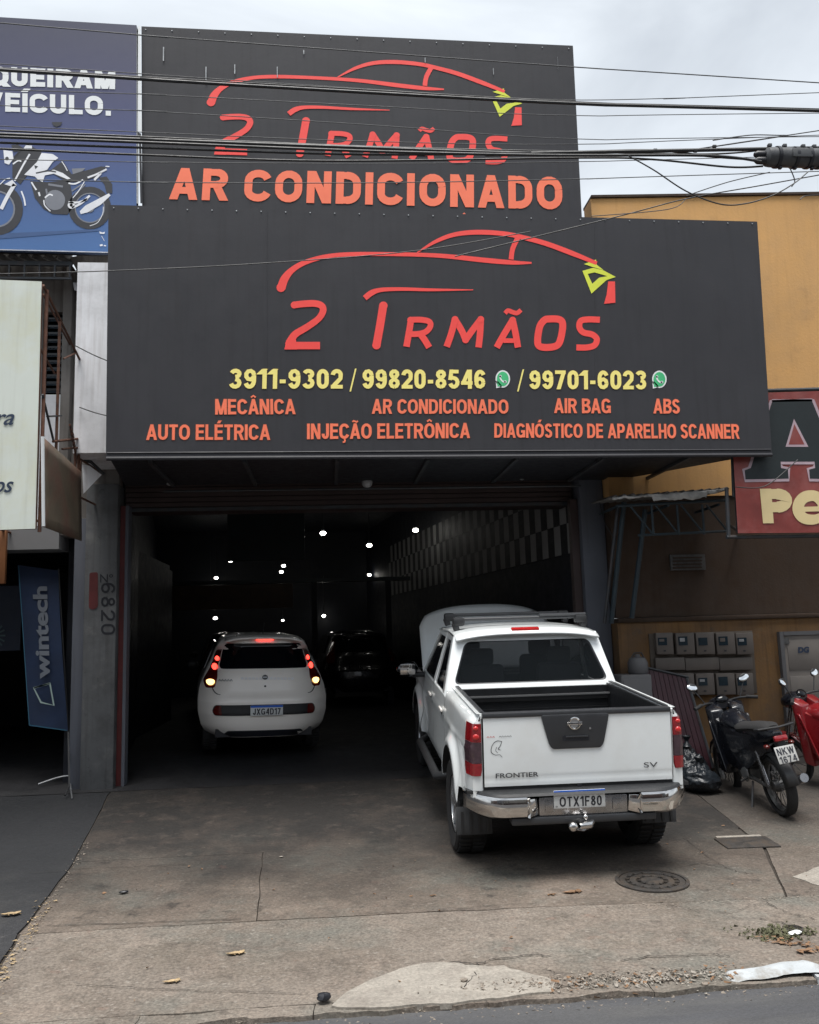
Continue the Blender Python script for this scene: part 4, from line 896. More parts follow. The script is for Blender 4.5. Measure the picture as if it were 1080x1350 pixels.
# steel door
dz0 = g(WY)-.02; dt = atY(1025, 833, WY-.02)
dr = thing('steel_door', 'pale double steel door in ochre wall behind the motorcycles', 'door', (dt[0]+.5, WY, g(WY)))
for k in range(2):
    lf = MB().bx((dt[0]+.05+k*.50, WY-.05, dz0), (dt[0]+.54+k*.50, WY-.012, dt[2]-.05)).build('leaf', M['doorpaint'], dr, world=True, bevel=.006)
    for j in range(3): MB().bx((dt[0]+.09+k*.5, WY-.058, .62+j*.43), (dt[0]+.50+k*.5, WY-.052, .98+j*.43)).build('inset', M['doorpaint'], lf, world=True, bevel=.004)
for a, b in (((dt[0], WY-.07, dz0), (dt[0]+.047, WY-.004, dt[2])), ((dt[0]+1.05, WY-.07, dz0), (dt[0]+1.10, WY-.004, dt[2])), ((dt[0]+.05, WY-.07, dt[2]-.047), (dt[0]+1.047, WY-.004, dt[2]))):
    MB().bx(a, b).build('frame', M['greybox'], dr, world=True)
MB().bx(*px_box(1032, 841, 1040, 849, WY-.06, .006)).build('plate', M['enginegrey'], dr, world=True)
a = MB(); px_text(a, 'DG', [(1052.5, 861), (1067, 860.5), (1067, 852.5), (1052.5, 853)], WY-.064, .06); a.build('lettering', M['navyink'], dr, world=True, recalc=False)
# ragged canopy and its truss
cn = thing('ragged_canopy', 'ragged corrugated canopy on a dark truss left of the red banner', 'canopy', atY(880, 660, 9.6))
c0, c1 = atY(804, 655, 9.5), atY(962, 644, 9.5)
def cnf(u, v):
    x = c0[0]+(c1[0]-c0[0])*u; y = 9.5+v*.68; z = c0[2]+(c1[2]-c0[2])*u+.02*math.sin(x*62)+v*.05+(.03*mnoise.noise(Vector((x*4, 3, 0))) if v < .1 else 0)
    return (x, y+(.06*mnoise.noise(Vector((x*5, 1, 0))) if v < .05 else 0), z)
MB().grid(cnf, 90, 6).build('sheet', M['roofsheet'], cn, world=True, smooth=True, solid=.012)
def torn(u, v):
    x = c0[0]+.02+(c1[0]-c0[0]-.1)*u; return (x, 9.47+.03*mnoise.noise(Vector((x*9, v, 0))), c0[2]+(c1[2]-c0[2])*u-.01-(.02+.045*abs(mnoise.noise(Vector((x*4.2, 5, 0)))) + .05*(u > .35)*(u < .85))*v+.014*mnoise.noise(Vector((x*18, 9, 0))))
MB().grid(torn, 60, 3).build('torn_edge', M['torn'], cn, world=True, smooth=True, solid=.004)
zt = c0[2]-.10; zb = zt-.34
for nme, pts, r in [('chord', [(c0[0]+.1, 9.55, zt), (c1[0], 9.55, zt+.05)], .018), ('chord', [(c0[0]+.32, 9.55, zb), (c1[0]-.05, 9.55, zb+.03)], .016)]+\
    [('diagonal', [(c0[0]+.25+k*.30, 9.55, zt), (c0[0]+.50+k*.30, 9.55, zb)], .012) for k in range(4)]+[('upright', [(c0[0]+.50+k*.30, 9.55, zt), (c0[0]+.50+k*.30, 9.55, zb)], .014) for k in range(4)]+\
    [('bracket', [(c0[0]+.1+k*.6, 9.55, zt), (c0[0]+.1+k*.6, WY, zt)], .016) for k in range(3)]:
    MB().tube(pts, r, 6).build(nme, M['tealsteel'], cn, world=True)
for lb, a, b in (('dark slanting steel pole nearest the right pillar', (823, 662), (806, 822)), ('second slanting steel pole, right of the nearest one', (851, 672), (833, 815))):
    tag(MB().tube([atY(*a, 9.8), atY(*b, 9.95)], .03, 8).build('slanted_pole', M['tealsteel'], smooth=True), lb, 'pole', 'slanting poles by the right pillar')
tag(MB().tube([atY(815, 667, 9.86), atY(797, 822, 10.0)], .022, 8).build('slanted_pole', M['darksteel'], smooth=True), 'thin black pole against the right pillar', 'pole', 'slanting poles by the right pillar')
# red banner
YR = 8.9
rb = thing('red_banner', 'red banner with a big black letter A and cream Pe lettering at right edge', 'banner', atY(1050, 703, YR))
panel('face', [(973, 703), (1330, 700), (1330, 508), (962, 519)], YR, .03, M['redsign'], rb, 26, .003, 21)
cv = lambda dy: (lambda x, y: atY(x, y, YR-.005-dy))
AP = [(1018, 530), (1071, 529), (1106, 614), (1122, 617), (1122, 632), (1068, 631), (1067, 619), (1075, 617), (1074, 608.5), (1029.5, 608.5), (1030, 617), (1039, 618.5), (1040, 631), (983, 632), (982, 620), (990, 617)]
c_ = cv(0); a = MB(); ribbon(a, [(x, y, 7.5) for x, y in AP+AP[:2]], c_); a.build('letter_halo', M['glow'], rb, world=True, recalc=False)
c_ = cv(.001); a = MB(); a.add([c_(*p) for p in AP], [tuple(range(len(AP)))]); a.build('letter', M['blackprint'], rb, world=True, recalc=False)
c_ = cv(.002); a = MB(); a.add([c_(1047, 552), (c_(1036, 589)), c_(1066, 589)], [(0, 1, 2)]); a.build('letter_halo', M['glow'], rb, world=True, recalc=False)
c_ = cv(.003); a = MB(); a.add([c_(1047.5, 559), (c_(1040, 586)), c_(1061, 586)], [(0, 1, 2)]); a.build('letter_counter', M['redsign'], rb, world=True, recalc=False)
a = MB(); px_bold(a, 'P', [(1003, 690), (1044, 689.5), (1042, 643.5), (998.5, 644.5)], YR-.006, .32)
ce = lambda x, y: atY(x, y, YR-.0065); ribbon(a, cr([(1085, 671, 13), (1084, 662, 14), (1075, 654, 14), (1062, 655, 15), (1054, 663, 15), (1053, 674, 15), (1060, 683, 14), (1073, 685, 13), (1085, 681, 11)], 5), ce); ce2 = lambda x, y: atY(x, y, YR-.007); ribbon(a, [(1056, 671.5, 6.5), (1091, 670.5, 6.5)], ce2); a.build('lettering', M['cream'], rb, world=True, recalc=False)
for nme, p, q in (('frame_pipe', (958, 644), (961, 708)), ('frame_pipe', (958, 708), (1330, 703)), ('frame_pipe', (955, 516.5), (1330, 506)), ('frame_pipe', (966, 600), (968, 655))):
    MB().tube([atY(*p, YR+.06), atY(*q, YR+.06)], .022, 8).build(nme, M['darksteel'], rb, world=True)
MB().tube([atY(959, 690, YR+.06), atY(973, 700, WY)], .018, 6).build('brace', M['darksteel'], rb, world=True)
# things leaning at the foot of the wall
def wpt(px, py, Y): return atY(px, py, Y)
bg_ = thing('leaning_sheet', 'burgundy ribbed sheet leaning on ochre wall beside the pickup', 'sheet', (wpt(905, 1015, 9.8)[0], 9.8, g(9.8)))
A_, B_, C_, D_ = wpt(848, 880, 10.08), wpt(903, 894, 10.08), wpt(938, 1012, 9.85), wpt(872, 1030, 9.75)
for k in range(9):
    u0, u1 = k/9+.006, (k+1)/9-.006; q = [bil([D_, C_, B_, A_], u, v) for u, v in ((u0, 0), (u1, 0), (u1, 1), (u0, 1))]
    P = [tuple(p) for p in q]; P2 = [(p[0], p[1]-.03, p[2]) for p in q]
    MB().loft([P, P2]).build('rib', M['burgundy'], bg_, world=True)
MB().tube([tuple(np.array(B_)+np.array((.01, -.03, 0))), tuple(np.array(C_)+np.array((.01, -.03, 0)))], .018, 6).build('edge_bar', M['darksteel'], bg_, world=True)
MB().tube([tuple(np.array(A_)+np.array((-.02, -.03, .01))), tuple(np.array(B_)+np.array((.03, -.03, .01)))], .016, 6).build('edge_bar', M['greyplast'], bg_, world=True)
gb = thing('grey_cabinet', 'pale grey cabinet behind the pickup near the ochre wall', 'cabinet', (wpt(838, 950, 10.0)[0], 10.0, g(10)))
a0, a1 = wpt(815, 950, 9.98), wpt(851, 888, 9.98); MB().bx((a0[0], 9.78, g(10)-.02), (a1[0], 10.12, a1[2])).build('body', M['greybox'], gb, world=True, bevel=.02)
MB().bx((a0[0]+.02, 9.765, g(10)+.1), (a1[0]-.02, 9.777, a1[2]-.05)).build('door', M['greybox'], gb, world=True, bevel=.004)
x, y, z = wpt(841, 876, 9.95); dm = thing('white_drum', 'pale rounded canister standing on the grey cabinet', 'canister', (x, 9.95, a1[2]))
MB().lathe([(.10, .0), (.115, .02), (.115, .13), (.09, .18), (.03, .20), (.03, .225), (0, .225)], n=20).build('body', M['greybox'], dm, smooth=True)
MB().tube([(-.07, 0, .19), (-.03, 0, .24), (.05, 0, .24), (.08, 0, .18)], .009, 6).build('handle', M['blackplast'], dm)
def bag(px, py, r, lab, seed, Y):
    x, _, _ = atY(px, py, Y); mb = MB(); mb.ell((0, 0, r[2]*.9), r, 56, 36)
    def cp(a, b, c):
        q = Vector((a*6+seed, b*6, c*6)); k = 1+.30*mnoise.noise(q)-.22*abs(mnoise.noise(q*2.3))-.12*abs(mnoise.noise(q*5.1)); return (a*k*1.05, b*k, max(0, c*(.9+.25*mnoise.noise(q*.7)))*(1 if c < r[2]*1.5 else k))
    mb.v = [cp(*p) for p in mb.v]
    t = thing('bin_bag', lab, 'bin bag', (x, Y, g(Y)), group='black bin bags by the wall'); mb.build('bag', M['bag'], t, smooth=True, ang=60)
    MB().lathe([(.05, -.04), (.025, 0), (.02, .02), (.05, .07), (.045, .075), (.0, .03)], (0, 0, r[2]*1.88), n=12).build('tied_neck', M['bag'], t, smooth=True)
bag(907, 1000, (.20, .2, .24), 'taller black bin bag right of the pickup tail lamp', 3, 9.45)
bag(922, 1015, (.20, .2, .15), 'lower black bin bag, in front of the burgundy sheet', 8, 9.2)
lump('stone', 942, 1018, (.16, .14, .15), M['grit'], 'grey stone lying between the bin bags and the black motorcycle', 'stone')

# ================================================================== LEFT NEIGHBOUR
LY = 10.55
lb_ = thing('left_building', 'weathered white and grey two storey building left of the workshop', 'building', (-5, LY, g(LY)))
def lw(a, b, name, m, **k): return MB().bx(a, b).build(name, m, lb_, world=True, **k)
lw((atY(99, 480, 9.62)[0], 9.62, atY(120, 597, 9.62)[2]), (-2.20, LY+.25, atY(120, 346, 9.62)[2]), 'white_wall', M['whitewall'])
lw((-3.03, LY+.01, 3.42), (-2.47, LY+.24, 8.6), 'inner_wall', M['greywall'])
lw((-3.145, LY-.10, 3.30), (-3.035, LY+.25, 6.62), 'column', M['greywall'], bevel=.012)
lw((-3.40, LY+.004, 6.07), (-3.148, LY+.25, 8.5), 'grey_wall', M['greywall'])
lw((-12, LY+.004, 3.42), (-3.40, LY+.25, 8.5), 'grey_wall', M['greywall'])
lw((-3.398, LY+.004, 3.42), (-3.148, LY+.25, 5.03), 'pale_wall', M['whitewall'])
win = MB().bx((-3.397, LY+.10, 5.035), (-3.15, LY+.13, 6.066)).build('window', M['glassdark'], lb_, world=True)
for k in range(11):
    z = 5.08+k*.09; MB().box((-3.273, LY+.06, z), (.235, .06, .008), (R(30), 0, 0)).build('louvre', mat('louvre_glass', (.05, .065, .08), .25, var=.2) if k == 0 else bpy.data.materials['louvre_glass'], win, world=True)
lw((-12, LY-.14, 3.14), (-3.10, LY+.25, 3.415), 'lintel_band', mat('grey_band', (.20, .20, .205), .8, var=.08))
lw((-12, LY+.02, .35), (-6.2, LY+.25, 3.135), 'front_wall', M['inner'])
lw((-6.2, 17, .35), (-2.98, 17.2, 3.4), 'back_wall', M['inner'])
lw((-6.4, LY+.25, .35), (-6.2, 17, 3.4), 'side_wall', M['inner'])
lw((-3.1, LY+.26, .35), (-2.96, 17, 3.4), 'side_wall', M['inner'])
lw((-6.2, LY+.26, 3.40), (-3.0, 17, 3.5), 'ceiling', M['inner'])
# eave
ev = thing('tiled_eave', 'short sooty corrugated eave with iron brackets under the blue billboard', 'eave', atY(50, 350, 10.2))
ex0, ex1 = -5.2, atY(92, 345, 9.95)[0]; ez = atY(50, 338, 9.95)[2]
for k in range(17):
    x = ex1-.10-k*.135
    MB().loft([[(x+.055*math.cos(t), yy, zz+.045*math.sin(t)) for t in np.linspace(0, math.pi, 7)] + [(x+.043*math.cos(t), yy, zz+.033*math.sin(t)) for t in np.linspace(math.pi, 0, 7)] for yy, zz in ((9.93, ez-.02), (LY-.004, ez+.15))]).build('roof_tile', M['roofsheet'], ev, world=True)
MB().bx((ex0, 9.96, ez-.10), (ex1+.02, 10.0, ez-.05)).build('rail', M['darksteel'], ev, world=True)
MB().bx((ex0, 9.96, ez-.27), (ex1+.02, 9.985, ez-.245)).build('rail', M['darksteel'], ev, world=True)
for k in range(13): MB().bx((ex1-.01-k*.17, 9.955, ez-.245), (ex1+.01-k*.17, 9.975, ez-.1)).build('bracket', M['darksteel'], ev, world=True)
cb = thing('broken_gutter', 'broken concrete gutter end at the top of the white wall', 'gutter', atY(110, 350, 10.3))
MB().loft([[tuple(np.array(atY(x, y, yy))) for x, y in ((92, 339), (109, 336), (122, 358), (104, 362))] for yy in (10.05, 10.5)]).build('trough', M['greywall'], cb, world=True, bevel=.01)
MB().loft([[tuple(np.array(atY(x, y, yy))) for x, y in ((96, 372), (115, 374), (112, 384), (98, 383))] for yy in (10.3, 10.54)]).build('stub', M['whitewall'], cb, world=True, bevel=.01)
# white banner + rusty frame + side banner
YW = 8.4
fx = -2.70
ww = thing('white_banner', 'yellowed white banner on a rusty frame at the left edge of the street front', 'banner', atY(20, 697, YW))
Q = [atY(-420, 712, YW), atY(46.5, 697, YW), atY(55, 371, YW), atY(-420, 352, YW)]
MB().grid(lambda u, v: bil(Q, u, v)+np.array((0, .006*mnoise.noise(Vector((u*9, v*6, 0))), 0)), 20, 16).build('face', M['signwhite'], ww, world=True, smooth=True)
MB().ring([(a, b+.004, c) for a, b, c in Q], [(a, b+.04, c) for a, b, c in Q]).fan([(a, b+.04, c) for a, b, c in Q]).build('frame_edge', M['rust'], ww, world=True)
for tx_, q_ in (('ra', [(-8, 560.5), (18, 560), (20, 539), (-6, 539.5)]), ('os', [(-9, 649.5), (17, 649), (19, 628), (-7, 628.5)])):
    a = MB(); px_text(a, tx_, q_, YW-.010, .012, .32); a.build('lettering', M['navyink'], ww, world=True, recalc=False)
sb = thing('side_banner', 'faded brown and red banner on the end of the white banner frame', 'banner', atY(80, 640, 9))
q0, q1, q2, q3 = atX(58, 694, fx+.045), atX(108, 713, fx+.045), atX(107, 622, fx+.045), atX(57, 576, fx+.045)
MB().grid(lambda u, v: bil([q0, q1, q2, q3], u, v), 8, 8).build('face', M['signside'], sb, world=True, smooth=True, solid=.02)
MB().tube([tuple(np.array(q0)+np.array((0, -.015, 0))), tuple(np.array(q3)+np.array((0, -.015, 0)))], .016, 6).build('white_edge', M['wwhite'], sb, world=True)
fr = thing('rusty_frame', 'rusty iron bracket frame holding the white banner off the wall', 'frame', (fx, YW, q0[2]))
tp = atX(57, 376, fx); fb = atX(107, 478, fx); fc = atX(108, 700, fx)
def rod(a, b, r=.014, m=M['rust'], n='bar'): MB().tube([a, b], r, 6).build(n, m, fr, world=True)
rod(tp, fb, .014); rod(fb, (fb[0], fb[1], fc[2]), .016); rod((fx, YW+.06, tp[2]), (fx, YW+.06, q0[2]-.05), .018)
ymid = atX(79, 420, fx)[1]; zm0, zm1 = atX(79, 424, fx)[2], atX(80, 606, fx)[2]
rod((fx, ymid, zm0), (fx, ymid, zm1-.3), .015, M['rust']); rod((fx, ymid, zm1), (fx, ymid, zm1-.5), .013, M['darksteel'])
rod(atX(56, 520, fx), atX(71, 583, fx), .012, M['darksteel']); rod(atX(62, 549, fx), atX(81, 548, fx), .01, M['darksteel'])
rod(atX(70, 582, fx), atX(107, 578, fx), .014); rod(atX(84, 473, fx), atX(101, 465, fx), .01); rod(atX(82, 592, fx), atX(104, 590, fx), .012)
rod(atX(99, 598, fx), atX(99, 640, fx), .014); rod(atX(57, 388, fx-.35), atX(107, 482, fx-.35), .012)
for k in range(4):
    zz = fb[2]-.25-k*.42; rod((fx, fb[1], zz), (fx, LY, zz+.02), .012)
for k in range(4): rod((fx-.35-k*.6, YW+.05, q0[2]+.2), (fx-.35-k*.6, LY, q0[2]+.2), .014); 
for k in range(4): rod((fx-.35-k*.6, YW+.05, tp[2]-.05), (fx-.35-k*.6, 9.9, tp[2]-.4), .014)
for k in range(6):
    rod(atX(92+k*1.2, 560+k*6, fx+.03), atX(97+k, 575+k*7, fx-.06), .012)
rod((fx, fb[1]+.2, fb[2]-.1), (fx-.05, fb[1]+.25, fb[2]-1.2), .012)
wp = thing('bent_white_plate', 'bent white tin plate between the brown side banner and the grey pillar', 'plate', atY(118, 640, 10.0))
P = [(108, 612), (118, 614), (134, 626), (110, 651)]
MB().loft([[atY(x, y, 10.02) for x, y in P], [atY(x, y, 10.04) for x, y in P]]).build('plate', M['whitewall'], wp, world=True)
MB().tube([atY(106, 606, 10.0), atY(120, 609, 10.0), atY(137, 625, 10.0)], .02, 6).build('bent_rim', M['darksteel'], wp, world=True)
tb = tag(MB().bx(atY(105, 601, 10.3), tuple(np.array(atY(139, 593, 10.34)))).build('teal_bar', mat('teal_bar', (.09, .16, .15), .7, var=.3)), 'greenish steel bar between white wall and the awning sign', 'bar')
ob = thing('orange_board', 'brown orange board under the white banner at the left edge', 'board', atY(0, 770, 10.2))
MB().bx(tuple(np.array(atY(-60, 771, 10.2))), tuple(np.array(atY(11, 700, 10.26)))).build('board', M['orangebox'], ob, world=True, bevel=.01)
# flag banner on its stand
wt = thing('flag_banner', 'navy flag banner reading wintech beside the left pillar', 'banner', atY(90, 1035, 10.6))
YN = 10.60
Q = [atY(38.5, 957, YN), atY(89, 964, YN), atY(76, 752, YN), atY(24, 745, YN)]
MB().grid(lambda u, v: bil(Q, u, v)+np.array((0, .02*math.sin(v*5+u*2), 0)), 8, 20).build('cloth', M['navybanner'], wt, world=True, smooth=True)
a = MB(); px_text(a, 'wintech', [(66, 895), (62, 773), (43, 773), (47, 895)], YN-.03, .035); a.build('lettering', M['bannertext'], wt, world=True, recalc=False)
a = MB(); ribbon(a, [(44.4, 907, 2.4), (65.8, 901, 2.4), (71, 930, 2.4), (54, 926, 2.4), (44.4, 907, 2.4), (65.8, 901, 2.4)], lambda x, y: atY(x, y, YN-.03)); a.build('emblem', mat('mint_print', (.26, .34, .32), .6, var=0), wt, world=True, recalc=False)
a = MB(); ribbon(a, [(38.6, 956, 1.2), (88, 963, 1.2)], lambda x, y: atY(x, y, YN-.031)); ribbon(a, [(24.5, 746, 1), (38.6, 956, 1)], lambda x, y: atY(x, y, YN-.031)); a.build('hem', mat('blue_hem', (.02, .10, .16), .6, var=0), wt, world=True, recalc=False)
pz = g(10.25)
MB().tube([atY(77, 750, YN+.03), atY(90, 965, YN+.03), (atG(95, 1045)[0], 10.2, pz+.1), (atG(95, 1045)[0], 10.05, pz+.02)], .010, 6).build('pole', M['blackplast'], wt, world=True)
x0 = atG(55, 1034); x1 = atG(138, 1032); xm = atG(95, 1030)
MB().tube(cr([(x0[0], x0[1]-.12, g(x0[1])+.02), (xm[0]-.1, xm[1]-.12, g(xm[1])+.07), (xm[0]+.1, xm[1]-.12, g(xm[1])+.07), (x1[0], x1[1]-.16, g(x1[1])+.03)], 6), .011, 6).build('stand_foot', M['tealsteel'] if 0 else M['metalgrey'], wt, world=True, smooth=True)
x2 = atG(95, 1054)
MB().tube([(x2[0], x2[1], g(x2[1])+.01), (xm[0], xm[1]-.12, g(xm[1])+.08)], .009, 6).build('stand_foot', M['metalgrey'], wt, world=True)
nb = thing('wall_banner', 'dark blue banner with a pale ray emblem at the left edge', 'banner', atY(5, 860, 11.5))
MB().bx(atY(-60, 860, 11.5), tuple(np.array(atY(30, 772, 11.52)))).build('cloth', mat('deep_blue_cloth', (.006, .014, .035), .6, var=.2), nb, world=True)
a = MB()
for k in range(5): ribbon(a, [(-8, 838, 1.5), (-2+9*math.cos(R(-60+k*30)), 838+15*math.sin(R(-60+k*30)), 2.4)], lambda x, y: atY(x, y, 11.49))
a.build('emblem', mat('dim_teal_print', (.05, .09, .10), .6, var=0), nb, world=True, recalc=False)

# ================================================================== VEHICLES
def wheel(parent, x, y, z, r, w, side, rimr=None, spokes=6):
    rimr = rimr or r*.62
    c = (x, y, z)
    t = MB().lathe([(rimr, -w*.42), (r*.90, -w*.5), (r*.97, -w*.44), (r, -w*.30), (r, w*.30), (r*.97, w*.44), (r*.90, w*.5), (rimr, w*.42)], c, 'X', 40, cap=False)
    for k in range(44):
        a = 2*math.pi*k/44
        for sx in (-1, 1): t.box((x+sx*w*.22, y+(r+.003)*math.cos(a), z+(r+.003)*math.sin(a)), (w*.36, .018, .022), (a+R(12)*sx, 0, 0))
    ty = t.build('wheel', M['rubber'], parent, smooth=True)
    m = MB().lathe([(rimr*.98, side*w*.40), (rimr*.90, side*w*.40), (rimr*.86, side*w*.25), (rimr*.3, side*w*.28), (.0, side*w*.30)], c, 'X', 32, cap=False)
    for k in range(spokes):
        a = 2*math.pi*k/spokes
        m.box((x+side*w*.33, y+rimr*.5*math.cos(a), z+rimr*.5*math.sin(a)), (w*.12, rimr*.85, rimr*.24), (a, 0, 0))
    m.build('rim', M['rim'], ty, smooth=True, recalc=False); return ty

TK = thing('pickup_truck', 'white double cab pickup parked nose in with its bonnet raised', 'pickup truck', (1.92, 6.92, .108), (R(4.985), 0, R(-.79)))
W_ = M['white']; RW, FWY, WR = .88, 4.06, .385
def bodyx(y, z):
    x = .865
    x -= .03*max(0, (z-.95)/.35)**2
    if z > 1.22: x -= .055*((z-1.22)/.06)**2
    if z < .62: x -= .05*((.62-z)/.2)**2
    if y < .18: x -= .035*((.18-y)/.18)**2
    if y > 4.5: x -= .16*((y-4.5)/.5)**2
    for yw in (RW, FWY):
        d = math.hypot(y-yw, z-WR-.02)
        x += .055*math.exp(-((d-.50)/.075)**2)*(1 if z < 1.02 else max(0, 1-(z-1.02)/.12))
        if d < .50: x += .0
    return x + .008*math.exp(-((z-1.02)/.02)**2)
def zlow(y, base):
    z = base
    for yw in (RW, FWY):
        if abs(y-yw) < .475: z = max(z, WR+.02+math.sqrt(.475**2-(y-yw)**2))
    return z
def side_part(name, y0, y1, ztop, base, nu=26, nv=16, m=W_, par=None):
    for s in (-1, 1):
        def f(u, v):
            y = y0+(y1-y0)*u; zb = zlow(y, base(y) if callable(base) else base); zt = ztop(y) if callable(ztop) else ztop
            z = zb+(zt-zb)*v; return (s*bodyx(y, z), y, z)
        o = MB().grid(f, nu, nv).build(name, m, par or TK, smooth=True, solid=0, recalc=True)
        # inner lip so the panel has thickness at wheel arch
    return o
bb_ = lambda y: .60 if y < .35 else .50
side_part('bed_side', 0.0, 1.515, 1.28, lambda y: .66 if y < .4 else .52, 60, 22)
side_part('rear_door', 1.53, 2.50, lambda y: 1.20-.0*(y), .50, 20, 16)
side_part('front_door', 2.51, 3.55, 1.19, .50, 20, 16)
side_part('front_fender', 3.56, 4.95, lambda y: 1.16-.09*((y-3.56)/1.4)**2, lambda y: .50 if y < 4.3 else .58, 50, 20)
for s in (-1, 1):     # white wheel-arch lips and black liners
    for yw in (RW, FWY):
        A = []; B = []; C_ = []
        for k in range(25):
            a = R(-8+196*k/24); yy, zz = yw+.475*math.cos(a), WR+.02+.475*math.sin(a)
            if zz < .52: continue
            xx = bodyx(yy, zz); A.append((s*(xx+.006), yw+.485*math.cos(a), WR+.02+.485*math.sin(a))); B.append((s*(xx+.004), yy, zz)); C_.append((s*.55, yy, zz))
        MB().loft([A, B], closed=False, cap=False).build('arch_lip', W_, TK, smooth=True)
        MB().loft([B, C_], closed=False, cap=False).build('arch_liner', M['blackplast'], TK, smooth=True)
# bed rail, inner walls, floor
for s in (-1, 1):
    MB().loft([[(s*bodyx(y, 1.28), y, 1.28), (s*.79, y, 1.298), (s*.735, y, 1.292), (s*.725, y, 1.27)] for y in np.linspace(.0, 1.52, 12)], closed=False, cap=False).build('bed_rail', W_, TK, smooth=True)
    MB().bx((s*.722, .03, .84), (s*.705, 1.51, 1.285)).build('bed_liner_side', M['liner'], TK)
    MB().bx((s*.755, .06, 1.296), (s*.722, 1.50, 1.304)).build('rail_trim', M['greyplast'], TK)
MB().bx((-.72, .0, .80), (.72, 1.50, .84)).build('bed_floor', M['liner'], TK)
fw_ = MB().bx((-.72, 1.46, .84), (.72, 1.505, 1.27)).build('bed_front', M['liner'], TK)
for k in range(3): MB().bx((-.70, 1.445, .93+k*.11), (.70, 1.462, .97+k*.11)).build('rib', M['liner'], fw_)
MB().tube([(-.70, 1.40, 1.20), (.70, 1.40, 1.20)], .016, 8).build('bed_bar', M['blackplast'], TK)
# rear posts beside the tailgate
for s in (-1, 1):
    rows = []
    for z in np.linspace(.665, 1.283, 16):
        xo = bodyx(0, z); rows.append([(s*.748, .05, z), (s*.750, .004, z), (s*.765, -.008, z), (s*(xo-.02), -.006, z), (s*(xo-.004), -.001, z), (s*xo, .0, z)])
    MB().loft(rows, closed=False, cap=False).build('rear_post', W_, TK, smooth=True, ang=60)
    MB().loft([[(s*.748, .05, 1.283), (s*.765, -.008, 1.283), (s*bodyx(0, 1.283), 0, 1.283)], [(s*.735, .06, 1.296), (s*.765, .01, 1.298), (s*(bodyx(0, 1.283)-.01), .03, 1.296)]], closed=False, cap=False).build('rear_post_cap', W_, TK, smooth=True)
    # tail lamp: housing + three lenses
    tl = None
    for i, (z0, z1, m_) in enumerate(((1.085, 1.225, M['lampred']), (.925, 1.083, M['lampsmoke']), (.83, .923, M['lampred']))):
        rows = []
        for z in np.linspace(z0, z1, 7):
            k = 1-.35*max(0, (z-1.17)/.06)**2; lo = max(0, (.87-z)/.05)
            xo = bodyx(.0, z)+.012; xs_ = bodyx(.12, z)+.008; xi = .757+.012*lo
            rows.append([(s*xi, -.008, z), (s*(xi+.004), -.022*k, z), (s*(xo-.035), -.022*k, z), (s*(xo-.004), -.006, z), (s*(xo+.006), .03, z), (s*xs_, .135-.06*lo, z)])
        o = MB().loft(rows, closed=False, cap=False).build('tail_lamp' if tl is None else 'lens', m_, TK if tl is None else tl, smooth=True, ang=70, solid=0)
        tl = tl or o
    o = MB().ell((s*.80, -.018, 1.125), (.026, .014, .024), 12, 8).build('bulb_lens', M['lampred2'], tl, smooth=True)
    MB().ell((s*.80, -.016, 1.19), (.022, .012, .018), 12, 8).build('bulb_lens', M['lampred2'], tl, smooth=True)
# tailgate
def tg(u, v):
    x = -.742+1.484*u; z = .742+.522*v; y = -.010-.006*math.sin(math.pi*v)+.004*math.exp(-((z-.80)/.012)**2)
    return (x, y, z)
tgt = MB().grid(tg, 16, 28).build('tailgate', W_, TK, smooth=True)
MB().bx((-.742, .005, .745), (.742, .05, 1.262)).build('tailgate_inner', M['liner'], tgt)
MB().bx((-.748, -.022, 1.264), (.748, .055, 1.302)).build('tailgate_cap', M['greyplast'], tgt, bevel=.008)
bp = rpoly([(-.275, 1.275), (.265, 1.275), (.255, 1.22), (.215, 1.045), (.19, 1.012), (-.19, 1.012), (-.215, 1.045), (-.262, 1.22)], .03)
MB().prism(bp, lambda x, z: (x-.015, -.012, z), lambda x, z: (x-.015, -.028, z)).build('handle_panel', M['greyplast'], tgt, bevel=.004)
MB().prism(rrect(-.115, 1.072, .095, 1.112, .008), lambda x, z: (x-.01, -.026, z), lambda x, z: (x-.01, -.031, z)).build('handle_recess', M['ink'], tgt)
MB().bx((-.10, -.038, 1.098), (.075, -.031, 1.110)).build('handle', M['greyplast'], tgt, bevel=.003)
mb = MB(); lc = (-.028, 1.205)
mb.lathe([(.033, -.002), (.036, -.008), (.042, -.010), (.049, -.007), (.050, -.001)], (lc[0], -.028, lc[1]), 'Y', 32)
em = mb.build('emblem', M['chrome'], tgt, smooth=True)
MB().box((lc[0], -.036, lc[1]), (.118, .010, .020)).build('emblem_bar', M['chrome'], em, bevel=.003)
for sgn in (-1, 1): MB().box((lc[0]+sgn*.053, -.034, lc[1]+0), (.012, .008, .026)).build('emblem_tip', M['chrome'], em, bevel=.002)
def ttext(s_, x0, x1, z0, z1, m_, off=.0, y=-.0185, par=tgt, name='lettering', dz=0, xs=1):
    mb = MB(); quad_text(mb, s_, [(x0, y, z0), (x1, y, z0+dz), (x1, y, z1+dz), (x0, y, z1)], off); return mb.build(name, m_, par, recalc=False)
mb = MB(); quad_text(mb, 'NISSAN', [(lc[0]-.045, -.0418, lc[1]-.005), (lc[0]+.045, -.0418, lc[1]-.005), (lc[0]+.045, -.0418, lc[1]+.005), (lc[0]-.045, -.0418, lc[1]+.005)], .03); mb.build('emblem_text', M['ink'], em, recalc=False)
MB().lathe([(.010, 0), (.009, -.006), (0, -.007)], (.093, -.028, 1.163), 'Y', 12).build('keyhole', M['chrome'], tgt, smooth=True)
ttext('FRONTIER', -.655, -.32, .808, .843, M['greyplast'], .012)
